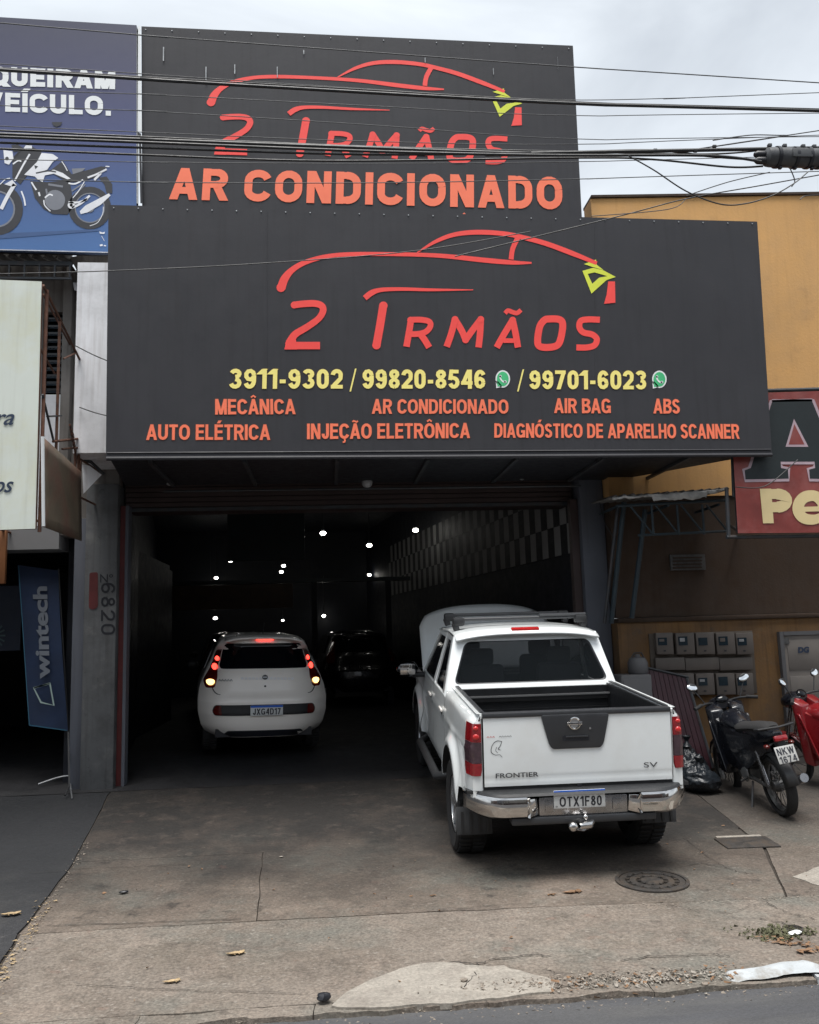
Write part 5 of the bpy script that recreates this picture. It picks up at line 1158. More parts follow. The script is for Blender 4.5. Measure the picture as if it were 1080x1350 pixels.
ttext('SV', .515, .625, .842, .880, M['greyplast'], .0)
mb = MB(); cvt = lambda x, z: (x, -.0186, z)
ribbon(mb, cr([(-.60, 1.085, .004), (-.64, 1.09, .005), (-.675, 1.06, .004), (-.685, 1.01, .005), (-.655, .985, .004), (-.62, .985, .003), (-.60, .965, .003)], 5), cvt)
ribbon(mb, cr([(-.60, 1.085, .004), (-.615, 1.05, .004), (-.63, 1.03, .005), (-.61, 1.02, .003)], 5), cvt); ribbon(mb, cr([(-.64, 1.045, .003), (-.65, 1.02, .003), (-.635, 1.0, .003)], 5), cvt)
mb.build('line_sticker', M['ink'], tgt, recalc=False)
mb = MB(); 
for k in range(3): ribbon(mb, cr([(-.715+k*.022, 1.118, .004), (-.708+k*.022, 1.126, .004), (-.70+k*.022, 1.118, .004)], 3), cvt)
mb.build('red_sticker_text', M['lampred2'], tgt, recalc=False)
mb = MB()
for k in range(5): ribbon(mb, cr([(-.62+k*.02, 1.118, .003), (-.612+k*.02, 1.127, .003), (-.604+k*.02, 1.118, .003)], 3), cvt)
mb.build('black_sticker_text', M['ink'], tgt, recalc=False)
MB().bx((-.745, .0, .70), (.745, .05, .742)).build('sill', M['blackplast'], TK)
MB().lathe([(.02, 0), (.018, -.008), (0, -.01)], (-.20 if 0 else .0, -.008, .722), 'Y', 12).build('lock_plug', M['ink'], TK)
# bumper
def by_(x): a = abs(x); return -.155+.26*max(0, (a-.58)/.30)**2.2
def bump_section(x0, x1, n, z0, z1, rec=0):
    rows = []
    for x in np.linspace(x0, x1, n):
        y = by_(x)+rec; e_ = 1-.22*max(0, (abs(x)-.70)/.18)**2
        zz0 = z0+(z1-z0)*(1-e_)*.9
        rows.append([(x, y+.05, z1+.004), (x, y+.012, z1), (x, y, z1-.018), (x, y-.006, (zz0+z1)/2), (x, y+.004, zz0+.02), (x, y+.03, zz0)])
    return rows
BP = thing  # (bumper is a part with sub-parts)
bl = MB().loft(bump_section(-.89, -.43, 22, .525, .690), closed=False, cap=False).build('bumper', M['chrome'], TK, smooth=True, solid=.004)
MB().loft(bump_section(.43, .89, 22, .525, .690), closed=False, cap=False).build('chrome_corner', M['chrome'], bl, smooth=True, solid=.004)
for s in (-1, 1):   # transition facets and step recess
    P0 = [(s*.43, by_(.43), .672), (s*.43, by_(.43), .535), (s*.345, -.105, .545), (s*.36, -.105, .668)]
    MB().add(P0+[(p[0], p[1]+.02, p[2]) for p in P0], [(0, 1, 2, 3), (4, 5, 6, 7), (0, 1, 5, 4), (1, 2, 6, 5), (2, 3, 7, 6), (3, 0, 4, 7)]).build('chrome_facet', M['chrome'], bl, bevel=.004)
    MB().bx((s*.30, -.122, .560), (s*.225, -.108, .650)).build('step_recess', M['chrome_dull'], bl, bevel=.012)
    MB().tube([(s*.435, by_(.43)-.004, .68), (s*.405, -.12, .60), (s*.435, by_(.43)-.004, .535)], .010, 6).build('chrome_ridge', M['chrome'], bl, smooth=True)
MB().bx((-.345, -.112, .53), (.345, -.09, .672)).build('centre_plate', M['chrome_dull'], bl, bevel=.01)
MB().loft([[(x, by_(x)+.005, .693), (x, by_(x)+.02, .712), (x, .0, .716), (x, .0, .69)] for x in np.linspace(-.875, .875, 40)], closed=True).build('step_pad', M['blackplast'], bl, smooth=True, ang=30)
MB().loft([[(x, -.13, .474), (x, -.13, .528), (x, .0, .535), (x, .0, .48)] for x in np.linspace(-.56, .56, 6)], closed=True).build('lower_valance', M['greyplast'], bl, bevel=.01)
# number plate
pl = MB().box((-.035, -.128, .656), (.40, .008, .135)).build('number_plate', M['platewhite'], TK, bevel=.004)
MB().box((-.035, -.1335, .7085), (.396, .003, .028)).build('blue_band', M['plateblue'], pl)
ttext('BRASIL', -.065, .0, .7045, .7125, M['platewhite'], .0, -.1356, pl)
a_ = MB(); bold(a_, 'OTX1F80', [(-.19, -.1336, .602), (.135, -.1336, .602), (.135, -.1336, .676), (-.19, -.1336, .676)], .17, .17); a_.build('lettering', M['platedark'], pl, recalc=False)
ttext('BR', -.222, -.205, .600, .610, M['platedark'], .0, -.1336, pl)
# tow hitch
ht = MB().bx((-.16, -.25, .475), (.10, -.02, .505)).build('tow_hitch', M['chrome_dull'], TK, bevel=.006) if 0 else MB().bx((-.05, -.14, .455), (.03, -.02, .50)).build('tow_hitch', M['greyplast'], TK, bevel=.006)
MB().ell((-.115, -.22, .478), (.037, .037, .037), 18, 12).build('tow_ball', M['chrome'], ht, smooth=True)
MB().tube([(-.06, -.20, .472), (.02, -.19, .478), (.05, -.16, .49)], [.026, .03, .02], 12).build('ball_neck', M['chrome'], ht, smooth=True)
MB().ell((-.005, -.17, .53), (.022, .022, .022), 12, 8).build('hitch_knob', M['chrome'], ht, smooth=True)
MB().tube([(-.11, -.21, .46), (-.03, -.19, .44), (.05, -.15, .455)], .011, 8).build('hitch_loop', M['chrome_dull'], ht, smooth=True)
# chassis, wheels, flaps
MB().bx((-.50, .05, .42), (.50, 4.8, .60)).build('chassis', M['ink'], TK)
MB().bx((-.82, 1.45, .44), (.82, 3.5, .50)).build('underbody', M['ink'], TK)
MB().tube([(-.7, RW, WR), (.7, RW, WR)], .05, 10).build('axle', M['ink'], TK); MB().ell((0, RW, WR), (.14, .14, .14), 14, 10).build('differential', M['ink'], TK, smooth=True)
for y in (RW, FWY):
    for s in (-1, 1): wheel(TK, s*.765, y, WR, WR, .265, s)
for s in (-1, 1):
    fz = .40 if s > 0 else .375; f_ = MB().box((s*.77, .40, fz), (.29, .012, .22), (R(-6), 0, 0)).build('mud_flap', M['flap'], TK, bevel=.004)
    for k in range(4): MB().box((s*(.66+k*.07), .388, fz-.01), (.018, .012, .17), (R(-6), 0, 0)).build('flap_rib', M['blackplast'], f_)
for s in (-1, 1):
    MB().tube([(s*.80, 1.55, .47), (s*.93, 1.68, .43), (s*.94, 3.3, .43), (s*.80, 3.45, .47)], .042, 12).build('side_step', M['blackplast'], TK, smooth=True)
# cab
def zy(z): return 1.545+(z-1.19)*.44
rear_o = rpoly([(-.845, 1.185), (.845, 1.185), (.70, 1.765), (-.70, 1.765)], .10, 6)
rear_i = rpoly([(-.755, 1.300), (.755, 1.300), (.615, 1.690), (-.615, 1.690)], .065, 6)
to3 = lambda P, d=0: [(x, zy(z)+d, z) for x, z in P]
cab = MB().ring(to3(rear_o), to3(rear_i)).ring(to3(rear_i), to3(rear_i, .02)).build('cab', W_, TK, smooth=True, ang=50)
rg = MB().fan(to3(rear_i, .012)).build('rear_window', M['glass'], TK)
MB().ring(to3([(x*1.0, z) for x, z in rear_i], .004), to3([(x*.975, 1.495+(z-1.495)*.955) for x, z in rear_i], .0105)).build('window_seal', M['ink'], rg)
def rf(u, v):
    y = 1.70+1.42*v; x = (-1+2*u); e_ = abs(x)**3.2
    z = 1.775+.045*math.sin(math.pi*min(1, (.15+v)*.95))-.055*e_
    if v < .08: z -= .03*((.08-v)/.08)**1.5
    return (x*.71, y+.02*0, z)
MB().grid(rf, 28, 24).build('roof', W_, cab, smooth=True, solid=.02)
QL = lambda s: [(s*.848, 1.56, 1.185), (s*.842, 3.78, 1.165), (s*.69, 3.02, 1.745), (s*.705, 1.80, 1.755)]
for s in (-1, 1):
    q = QL(s); B_ = lambda u, v: tuple(bil(q, u, v))
    for nme, u0, u1, iu0, iu1 in (('rear_door_frame', .0, .475, .11, .445), ('front_door_frame', .485, 1.0, .51, .965)):
        O = rpoly([(u0, 0), (u1, 0), (u1, 1), (u0, 1)], .004, 4); I = rpoly([(iu0, .05), (iu1, .05), (iu1-(.03 if iu1 > .9 else .005), .88), (iu0+(.05 if iu0 < .2 else .01), .88)], .035, 4)
        f_ = MB().ring([B_(*p) for p in O], [B_(*p) for p in I]).build(nme, W_, TK, smooth=True, solid=.02)
        MB().fan([tuple(np.array(B_(*p))-np.array((s*.012, 0, 0))) for p in I]).build('side_window', M['glassdark'], f_)
    MB().tube([B_(.1, .97), B_(.5, 1.0), B_(.97, .96)], .008, 6).build('drip_rail', M['blackplast'], TK)
    for y in (1.66, 2.66):
        h_ = MB().box((s*(bodyx(y, 1.06)+.018), y+.02, 1.065), (.022, .20, .030)).build('door_handle', M['whitecar'], TK, bevel=.008)
        MB().box((s*(bodyx(y, 1.06)+.004), y+.02, 1.035), (.01, .12, .05)).build('handle_cup', M['ink'], h_, bevel=.004)
    mr_ = MB().ell((s*1.06, 3.42, 1.245), (.125, .07, .095), 16, 12).build('door_mirror', M['darkchrome'], TK, smooth=True)
    MB().tube([(s*.86, 3.45, 1.17), (s*1.0, 3.44, 1.17)], .03, 8).build('mirror_arm', M['blackplast'], mr_)
    MB().box((s*1.06, 3.355, 1.245), (.17, .008, .12)).build('mirror_glass', M['chrome'], mr_, bevel=.02)
    MB().ell((s*.70, 4.86, .95), (.15, .08, .12), 14, 10).build('headlamp', M['glassdark'], TK, smooth=True)
MB().add([(-.69, 3.03, 1.745), (.69, 3.03, 1.745), (.80, 3.80, 1.165), (-.80, 3.80, 1.165)], [(0, 1, 2, 3)]).build('windscreen', M['glass'], TK)
MB().bx((-.80, 1.62, .60), (.80, 3.7, .80)).build('cab_floor', M['ink'], TK)
for x in (-.40, .40):
    for y in (2.15, 3.0):
        st_ = MB().box((x, y, 1.15), (.46, .12, .55), (R(8), 0, 0)).build('seat', M['seatcloth'], TK, bevel=.05); MB().box((x, y-.03, 1.50), (.25, .09, .17)).build('headrest', M['seatcloth'], st_, bevel=.035)
MB().bx((-.75, 3.45, .95), (.75, 3.78, 1.14)).build('dashboard', M['ink'], TK)
# high brake lamp
MB().box((-.012, 1.775, 1.792), (.275, .06, .042), (R(8), 0, 0)).build('brake_lamp', M['lampred2'], TK, bevel=.01)
# nose
MB().loft([[(-.82, 4.85, .50), (.82, 4.85, .50), (.74, 4.97, .70), (-.74, 4.97, .70)], [(-.80, 4.75, 1.0), (.80, 4.75, 1.0), (.72, 4.85, 1.04), (-.72, 4.85, 1.04)]]).build('front_end', W_, TK, bevel=.03)
MB().bx((-.70, 3.85, .60), (.70, 4.72, .98)).build('engine', M['enginegrey'], TK, bevel=.05)
# raised bonnet
def hd(u, v):
    x = -1+2*u; w = .84-.02*v; y = 3.83+.58*v; z = 1.14+.735*v-.06*v*v*abs(x)**2.5-.05*abs(x)**4*v + .02*math.sin(math.pi*u)
    y -= .03*math.sin(math.pi*v)*(1-abs(x)**4); return (x*w*(1-.10*max(0, v-.8)/.2*abs(x)), y, z)
MB().grid(hd, 26, 14).build('bonnet', W_, TK, smooth=True, solid=.03)
MB().tube([(-.5, 4.3, 1.0), (-.55, 4.36, 1.7)], .01, 6).build('bonnet_stay', M['darksteel'], TK)
# roof bars
for y in (2.08, 2.80):
    rbz = 1.885
    b_ = MB().tube([(-.62, y, rbz), (.62, y, rbz)], .019, 10).build('roof_bar', M['greyplast'], TK, smooth=True)
    for s in (-1, 1):
        MB().box((s*.63, y, rbz-.02), (.12, .10, .085)).build('bar_foot', M['blackplast'], b_, bevel=.02)
        MB().box((s*.66, y, rbz-.07), (.06, .08, .08), (0, R(18*s), 0)).build('bar_clamp', M['blackplast'], b_, bevel=.01)
MB().tube([(.2, 2.06, 1.91), (.68, 2.06, 1.91)], .016, 8).build('bar_cap', M['greyplast'], TK)

# ---------------------------------------------------------------- hatchback
def hatch(name, label, loc, yaw, paint, lit=True, scale=1.0, detail=True):
    t = thing(name, label, 'car', loc, (R(.6), R(1.2) if detail else 0, yaw))
    HW = [(.20, .60), (.26, .72), (.34, .775), (.50, .815), (.68, .82), (.82, .80), (.92, .765), (1.02, .72), (1.12, .675), (1.22, .63), (1.32, .585), (1.40, .53), (1.445, .45), (1.465, .30)]
    YP = [(.20, .06), (.26, .03), (.34, .0), (.50, -.02), (.66, .0), (.72, .05), (.85, .10), (.95, .135), (1.02, .17), (1.12, .24), (1.22, .31), (1.32, .385), (1.38, .36), (1.42, .38), (1.445, .42), (1.465, .52)]
    hw = lambda z: float(np.interp(z, [a for a, b in HW], [b for a, b in HW])); yp = lambda z: float(np.interp(z, [a for a, b in YP], [b for a, b in YP]))
    def F(x, z, off=0):
        w = hw(z); k = min(1, abs(x)/w); return (x, yp(z)+.34*k**4.2*(1 if z < 1.3 else .6)+.05*k*k-off, z)
    zs_ = list(np.linspace(.20, 1.465, 34)); rows = []
    for z in zs_: rows.append([F(hw(z)*math.sin(math.pi/2*u), z) for u in np.linspace(-1, 1, 33)])
    body = MB().loft(rows, closed=False, cap=False)
    # sides and roof, running forward from the rear outline
    L_ = [r[0] for r in rows]; Rr = [r[-1] for r in rows[::-1]]; ring0 = L_+rows[-1][1:-1]+Rr
    def prof(p, y):
        x, _, z = p; k = (y-.6)/3.0; zz = z; xx = x
        if z > .95:
            lim = 1.465+.035*math.sin(min(1, max(0, (y-.3)/1.6))*math.pi*.6)
            if y > 2.0: lim = max(.98, 1.50-(y-2.0)*.48)
            zz = .95+(z-.95)/(1.465-.95)*(lim-.95)
        if y > 3.0: xx *= 1-.12*((y-3.0)/.7)**2; zz = .2+(zz-.2)*(1-.25*((y-3.0)/.7)**2)
        return (xx*1.005, y, zz)
    rings = [ring0]
    for y in (.75, 1.1, 1.5, 2.0, 2.4, 2.8, 3.2, 3.5, 3.7): rings.append([prof(p, y) for p in ring0])
    body.loft(rings, closed=False, cap=False)
    bo = body.build('body', paint, t, smooth=True, ang=50)
    MB().fan(rings[-1]).build('nose', paint, bo)
    def patch(nm, poly, m_, off=.006, par=None, thick=0):
        c = (sum(p[0] for p in poly)/len(poly), sum(p[1] for p in poly)/len(poly)); P = []
        for i in range(len(poly)):
            a, b = poly[i], poly[(i+1) % len(poly)]; k = max(1, int(math.hypot(b[0]-a[0], b[1]-a[1])/.05))
            for j in range(k): P.append((a[0]+(b[0]-a[0])*j/k, a[1]+(b[1]-a[1])*j/k))
        mb = MB(); rr = [[F(c[0]+(p[0]-c[0])*q, c[1]+(p[1]-c[1])*q, off if q < 1 or not thick else -.004) for p in P] for q in ((1, .985, .85, .65, .45, .25, .08) if thick else (1, .8, .6, .4, .2, .05))]
        mb.loft(rr, closed=True, cap=False); mb.f.append(tuple(range(len(mb.v)-len(P), len(mb.v))))
        return mb.build(nm, m_, par or t, smooth=True, ang=60)
    wn = rpoly([(-.575, 1.035), (.575, 1.035), (.505, 1.355), (-.505, 1.355)], .06)
    patch('rear_window', wn, M['glassdark'], .008, thick=1)
    for s in (-1, 1):
        cl = patch('tail_lamp', rpoly([(s*.585, 1.06), (s*.52, 1.30), (s*.60, 1.27), (s*.675, 1.05), (s*.765, .90), (s*.73, .80), (s*.62, .80), (s*.585, .93)][::s], .03), M['lampdim'], .010, thick=1)
        if lit:
            patch('brake_light', [(s*.590+.027*math.cos(a), 1.165+.030*math.sin(a)) for a in np.linspace(0, 2*math.pi, 12, False)], M['lampon'], .020, cl)
            patch('brake_light', [(s*.622+.035*math.cos(a), 1.065+.040*math.sin(a)) for a in np.linspace(0, 2*math.pi, 12, False)], M['lampon'], .022, cl)
            patch('reverse_light', [(s*.672+.052*math.cos(a), .885+.048*math.sin(a)*(1 if math.sin(a) < 0 else .55)) for a in np.linspace(0, 2*math.pi, 14, False)], M['lampamber'], .024, cl)
    if detail:
        patch('number_plate_recess', rpoly([(-.62, .47), (.62, .47), (.65, .53), (.62, .60), (-.62, .60), (-.65, .53)], .05), M['liner'], .008, thick=1)
        for s in (-1, 1): patch('reflector', rpoly([(s*.53, .475), (s*.62, .48), (s*.635, .53), (s*.60, .595), (s*.54, .595)][::s], .02), M['lampdim'], .014)
        patch('diffuser', rpoly([(-.52, .205), (.52, .205), (.46, .285), (-.46, .285)], .03), M['ink'], .006)
        p_ = MB().box((.015, yp(.53)-.025, .530), (.40, .01, .125)).build('number_plate', M['platewhite'], t, bevel=.004)
        MB().box((.015, yp(.53)-.0325, .580), (.396, .004, .024)).build('blue_band', M['plateblue'], p_)
        a_ = MB(); yy = yp(.53)-.0335; bold(a_, 'JXG4D17', [(-.155, yy, .480), (.185, yy, .480), (.185, yy, .556), (-.155, yy, .556)], .19, .17); a_.build('lettering', M['platedark'], p_, recalc=False)
        hatchline = rpoly([(-.60, .72), (.60, .72), (.66, .80), (.63, 1.01), (-.63, 1.01), (-.66, .80)], .08)
        mb = MB(); P = [p for p in hatchline]; 
        A_ = [F(*p, .003) for p in P]; B_ = [F(p[0]*.985, p[1]+(.008 if p[1] < .8 else 0), .003) for p in P]; mb.ring(A_, B_); mb.build('tailgate_seam', M['greyplast'], t, recalc=False)
        patch('emblem', [(.0+.036*math.cos(a), .93+.030*math.sin(a)) for a in np.linspace(0, 2*math.pi, 16, False)], M['greyplast'], .012)
        patch('emblem_bar', rrect(-.028, .922, .028, .938, .004), M['metalgrey'], .016)
        patch('lock', [(.0+.014*math.cos(a), .82+.012*math.sin(a)) for a in np.linspace(0, 2*math.pi, 10, False)], M['ink'], .008)
        mb = MB(); rnd = random.Random(4)
        for k in range(15):
            x = -.30+k*.045; mb.add([F(x, .905-.001*k, .005), F(x+.034, .905-.001*k, .005), F(x+.038, .935-.001*k+rnd.uniform(-.008, .01), .005), F(x+.004, .937-.001*k, .005)], [(0, 1, 2, 3)])
        mb.build('pale_sticker_line', mat('pale_sticker', (.78, .78, .79), .5, var=.1), t, recalc=False)
        mb = MB()
        for k in range(5): ribbon(mb, cr([(-.57+k*.035, .885, .010), (-.56+k*.035, .91, .008), (-.545+k*.035, .887, .010)], 3), lambda x, z: F(x, z, .006))
        mb.build('badge_text', M['metalgrey'], t, recalc=False)
        patch('high_brake_lamp', rrect(-.10, 1.392, .115, 1.418, .008), M['lampon'], .02)
        MB().grid(lambda u, v: (-.50+1.0*u, .30+.22*v+.05*(2*u-1)**2, 1.425+.045*v-.05*abs(2*u-1)**4), 16, 4).build('spoiler', paint, t, smooth=True, solid=.02)
        MB().tube([(0, .6, 1.48), (0, .42, 1.62)], .006, 6).build('wiper_aerial', M['ink'], t)
    for s in (-1, 1):
        for y in (.72, 3.05): wheel(t, s*.655, y, .29, .29, .19, s)
        MB().ell((s*.90, 2.35, 1.03), (.09, .05, .06), 12, 8).build('door_mirror', M['blackplast'], t, smooth=True)
        q = [(s*.74, .85, 1.03), (s*.755, 2.55, 1.02), (s*.60, 1.95, 1.40), (s*.60, .95, 1.38)]
        MB().loft([q, [(a+s*.012, b, c) for a, b, c in q]]).build('side_window', M['glassdark'], t)
    MB().bx((-.6, .15, .20), (.6, 3.5, .30)).build('underbody', M['ink'], t)
    return t
hx, hy = -.81, 11.25
hatch('hatchback_car', 'small white hatchback with glowing tail lamps entering the workshop', (hx, hy, g(12.0)+.06), R(8.5), M['whitecar'])
hatch('dark_car', 'dark car with only its roof showing beyond the white hatchback', (-1.65, 17.0, g(17)+.12), R(8), M['darkcar'], lit=False, detail=False)
hatch('dark_car', 'dark car parked deep in the workshop left of the pickup bonnet', (.75, 18.5, g(18)+.1), R(8), M['darkcar'], lit=False, detail=False)

# ---------------------------------------------------------------- motorcycles
def moto(name, label, loc, yaw, lean, body, plate_text=None):
    t = thing(name, label, 'motorcycle', loc, (0, lean, yaw))
    r = .285
    def mw(y, rr, wd, nm):
        ty = MB().lathe([(rr*.80, -wd*.4), (rr*.90, -wd*.5), (rr*.975, -wd*.36), (rr, 0), (rr*.975, wd*.36), (rr*.90, wd*.5), (rr*.80, wd*.4)], (0, y, rr), 'X', 36, cap=False).build(nm, M['rubber'], t, smooth=True, recalc=False)
        m = MB().lathe([(rr*.80, -wd*.30), (rr*.74, 0), (rr*.80, wd*.30)], (0, y, rr), 'X', 32, cap=False); m.lathe([(.05, -wd*.5), (.06, 0), (.05, wd*.5)], (0, y, rr), 'X', 12)
        for k in range(12):
            a = 2*math.pi*k/12; m.tube([(0, y+.05*math.cos(a), rr+.05*math.sin(a)), (0, y+rr*.78*math.cos(a+.2), rr+rr*.78*math.sin(a+.2))], .005, 4)
        m.build('rim', M['enginegrey'], ty, smooth=True, recalc=False); return ty
    mw(0, r, .11, 'rear_wheel'); mw(1.24, .29, .085, 'front_wheel')
    MB().loft([[(sx*.062, .0+(r+.05)*math.cos(a)*1.02, r+(r+.05)*math.sin(a)), ] + [(sx*.03, (r+.065)*math.cos(a), r+(r+.065)*math.sin(a)) for sx in (1,)] for a, sx in ((R(d), -1) for d in (60, 80, 100, 125, 150, 165))], closed=False, cap=False)
    MB().loft([[(-.07, (r+.035)*math.cos(R(d)), r+(r+.035)*math.sin(R(d))), (-.04, (r+.06)*math.cos(R(d)), r+(r+.06)*math.sin(R(d))), (.04, (r+.06)*math.cos(R(d)), r+(r+.06)*math.sin(R(d))), (.07, (r+.035)*math.cos(R(d)), r+(r+.035)*math.sin(R(d)))] for d in (50, 70, 90, 110, 130, 150, 172)], closed=False, cap=False).build('rear_mudguard', M['blackplast'], t, smooth=True, solid=.006)
    MB().loft([[(-.055, 1.24+.32*math.cos(R(d)), .29+.32*math.sin(R(d))), (0, 1.24+.335*math.cos(R(d)), .29+.335*math.sin(R(d))), (.055, 1.24+.32*math.cos(R(d)), .29+.32*math.sin(R(d)))] for d in (20, 50, 80, 110, 140, 165)], closed=False, cap=False).build('front_mudguard', body, t, smooth=True, solid=.006)
    # tail and plate
    MB().loft([[(-w, y, z-h), (w, y, z-h), (w*.8, y, z+h), (-w*.8, y, z+h)] for y, z, w, h in ((-.26, .80, .05, .03), (-.16, .79, .08, .05), (.0, .77, .10, .07), (.28, .74, .12, .09), (.5, .70, .10, .08))]).build('tail_cowl', body, t, bevel=.02)
    MB().box((0, -.285, .765), (.13, .05, .055), (R(-15), 0, 0)).build('tail_lamp', M['lampred'], t, bevel=.015)
    for s in (-1, 1):
        MB().ell((s*.12, -.22, .70), (.03, .035, .022), 10, 8).build('indicator', M['lampamber'] if 0 else M['lampdim'], t, smooth=True)
        MB().tube([(s*.03, -.20, .72), (s*.11, -.22, .70)], .008, 6).build('indicator_stalk', M['blackplast'], t)
        MB().tube([(s*.09, .02, .30), (s*.10, .10, .62)], [.022, .018], 10).build('shock_absorber', M['chrome_dull'], t, smooth=True)
        MB().tube([(s*.09, -.01, .285), (s*.09, .45, .33)], .018, 8).build('swing_arm', M['enginegrey'], t)
        MB().tube([(s*.075, 1.24, .29), (s*.075, 1.05, .90)], .020, 10).build('fork_leg', M['chrome_dull'], t, smooth=True)
        MB().tube(cr([(0, .98, .98), (s*.12, .96, 1.02), (s*.22, .90, 1.03), (s*.34, .84, 1.01)], 4), .012, 8).build('handlebar', M['blackplast'], t, smooth=True)
        MB().tube([(s*.25, .885, 1.03), (s*.35, .83, 1.01)], .019, 10).build('grip', M['rubber'], t, smooth=True)
        mi = MB().tube(cr([(s*.20, .92, 1.04), (s*.24, .93, 1.12), (s*.28, .94, 1.19)], 3), .006, 6).build('mirror_stalk', M['blackplast'], t)
        MB().ell((s*.29, .945, 1.225), (.062, .016, .042), 16, 10, (0, R(-18*s), 0)).build('mirror_shell', M['blackplast'], mi, smooth=True)
        MB().ell((s*.29, .930, 1.225), (.055, .006, .036), 16, 10, (R(-22), R(-18*s), 0)).build('mirror_glass', M['mirror'], mi, smooth=True)
        MB().tube([(s*.06, .42, .34), (s*.20, .40, .30)], .014, 8).build('footpeg', M['rubber'], t)
    pl = MB().box((0, -.335, .625), (.19, .006, .155), (R(-18), 0, 0)).build('number_plate', M['platedull'], t, bevel=.003)
    if plate_text:
        for s_, z0, z1 in ((plate_text[0], .625, .685), (plate_text[1], .555, .612)):
            c = math.tan(R(18)); y0, y1 = -.3405+(z0-.625)*c, -.3405+(z1-.625)*c
            a_ = MB(); bold(a_, s_, [(-.08, y0, z0), (.08, y0, z0), (.08, y1, z1), (-.08, y1, z1)], .17, .16); a_.build('lettering', M['platedark'], pl, recalc=False)
    MB().box((0, -.25, .70), (.08, .08, .10)).build('plate_bracket', M['blackplast'], t, bevel=.01)
    # seat, tank/body, engine
    MB().loft([[(w*math.cos(a), y, z+h*math.sin(a)) for a in np.linspace(0, 2*math.pi, 14, False)] for y, z, w, h in ((-.18, .845, .06, .03), (-.05, .85, .11, .045), (.2, .83, .12, .05), (.42, .80, .12, .055), (.55, .80, .09, .05))]).build('seat', M['rubber'], t, smooth=True)
    MB().loft([[(w*math.cos(a), y, z+h*math.sin(a)) for a in np.linspace(0, 2*math.pi, 16, False)] for y, z, w, h in ((.50, .78, .08, .08), (.60, .82, .13, .11), (.75, .84, .145, .12), (.90, .82, .12, .10), (.97, .80, .06, .06))]).build('tank', body, t, smooth=True)
    MB().tube([(-.17, -.15, .86), (-.17, -.24, .87), (0, -.30, .87), (.17, -.24, .87), (.17, -.15, .86)], .011, 8).build('grab_rail', M['blackplast'], t, smooth=True)
    MB().bx((-.10, .38, .28), (.10, .72, .52)).build('engine', M['enginegrey'], t, bevel=.04)
    MB().tube([(0, .60, .45), (0, .70, .66)], [.085, .075], 12).build('cylinder', M['enginegrey'], t, smooth=True)
    for s in (-1, 1): MB().lathe([(.0, s*.015), (.085, s*.01), (.095, 0)], (s*.11, .48, .36), 'X', 20).build('crankcase_cover', M['metalgrey'], t, smooth=True)
    MB().tube(cr([(.08, .70, .42), (.13, .62, .24), (.15, .3, .25), (.16, .0, .30), (.165, -.22, .36)], 5), [.02]*11+[.045]*8+[.042]*2, 12).build('exhaust', M['chrome_dull'], t, smooth=True)
    MB().tube([(0, .50, .74), (0, .78, .66), (0, .98, .92)], .03, 8).build('frame_tube', M['blackplast'], t)
    for s in (-1, 1):
        MB().loft([[(s*.02, y, z0), (s*w, y, z0+.03), (s*(w+.02), y, (z0+z1)/2), (s*w, y, z1-.03), (s*.02, y, z1)] for y, z0, z1, w in ((-.08, .60, .78, .07), (.12, .50, .80, .10), (.32, .40, .80, .115), (.52, .34, .80, .12), (.70, .36, .84, .13), (.84, .42, .90, .15))], closed=True).build('side_cover', body, t, smooth=True)
        MB().loft([[(s*.05, y, z0), (s*w, y+.02, z0), (s*(w+.01), y+.05, z1), (s*.05, y+.03, z1)] for y, z0, z1, w in ((.80, .30, .95, .17), (.88, .34, 1.0, .20), (.93, .40, 1.02, .15))], closed=True).build('leg_guard', body, t, bevel=.015)
    # front fairing / leg shield and headlamp cowl
    for s in (-1, 1):
        MB().grid(lambda u, v: (s*(.05+.17*math.sin(u*1.5)), .84-.16*u+.18*v, .38+.52*v-.04*u), 8, 10).build('leg_shield', body, t, smooth=True, solid=.012)
    MB().loft([[(w*math.cos(a), y, z+h*math.sin(a)) for a in np.linspace(0, 2*math.pi, 16, False)] for y, z, w, h in ((.92, 1.0, .07, .05), (1.0, .99, .12, .08), (1.10, .97, .11, .09), (1.17, .95, .06, .06))]).build('headlamp_cowl', M['motoblack'], t, smooth=True)
    MB().ell((0, .94, 1.05), (.07, .03, .05), 14, 8, (R(-40), 0, 0)).build('instrument', M['glassdark'], t, smooth=True)
    MB().tube([(-.08, .40, .28), (-.20, .30, .02)], .011, 8).build('side_stand', M['darksteel'], t)
    return t
M['mirror'] = mat('mirror_glass', (.85, .87, .88), .03, metal=1, var=0)
mx1 = atG(1040, 1077)
moto('black_motorcycle', 'black motorcycle with white number plate leaning on its stand', (mx1[0]+.0, mx1[1]+.05, g(mx1[1])+.0), R(-3), R(-9), M['motoblack'], ('NKW', '1674'))
moto('red_motorcycle', 'red motorcycle cut off by the right edge behind the black one', (mx1[0]+1.36, mx1[1]+.25, g(mx1[1]+.25)+.0), R(27), R(-8), M['motored'], None)

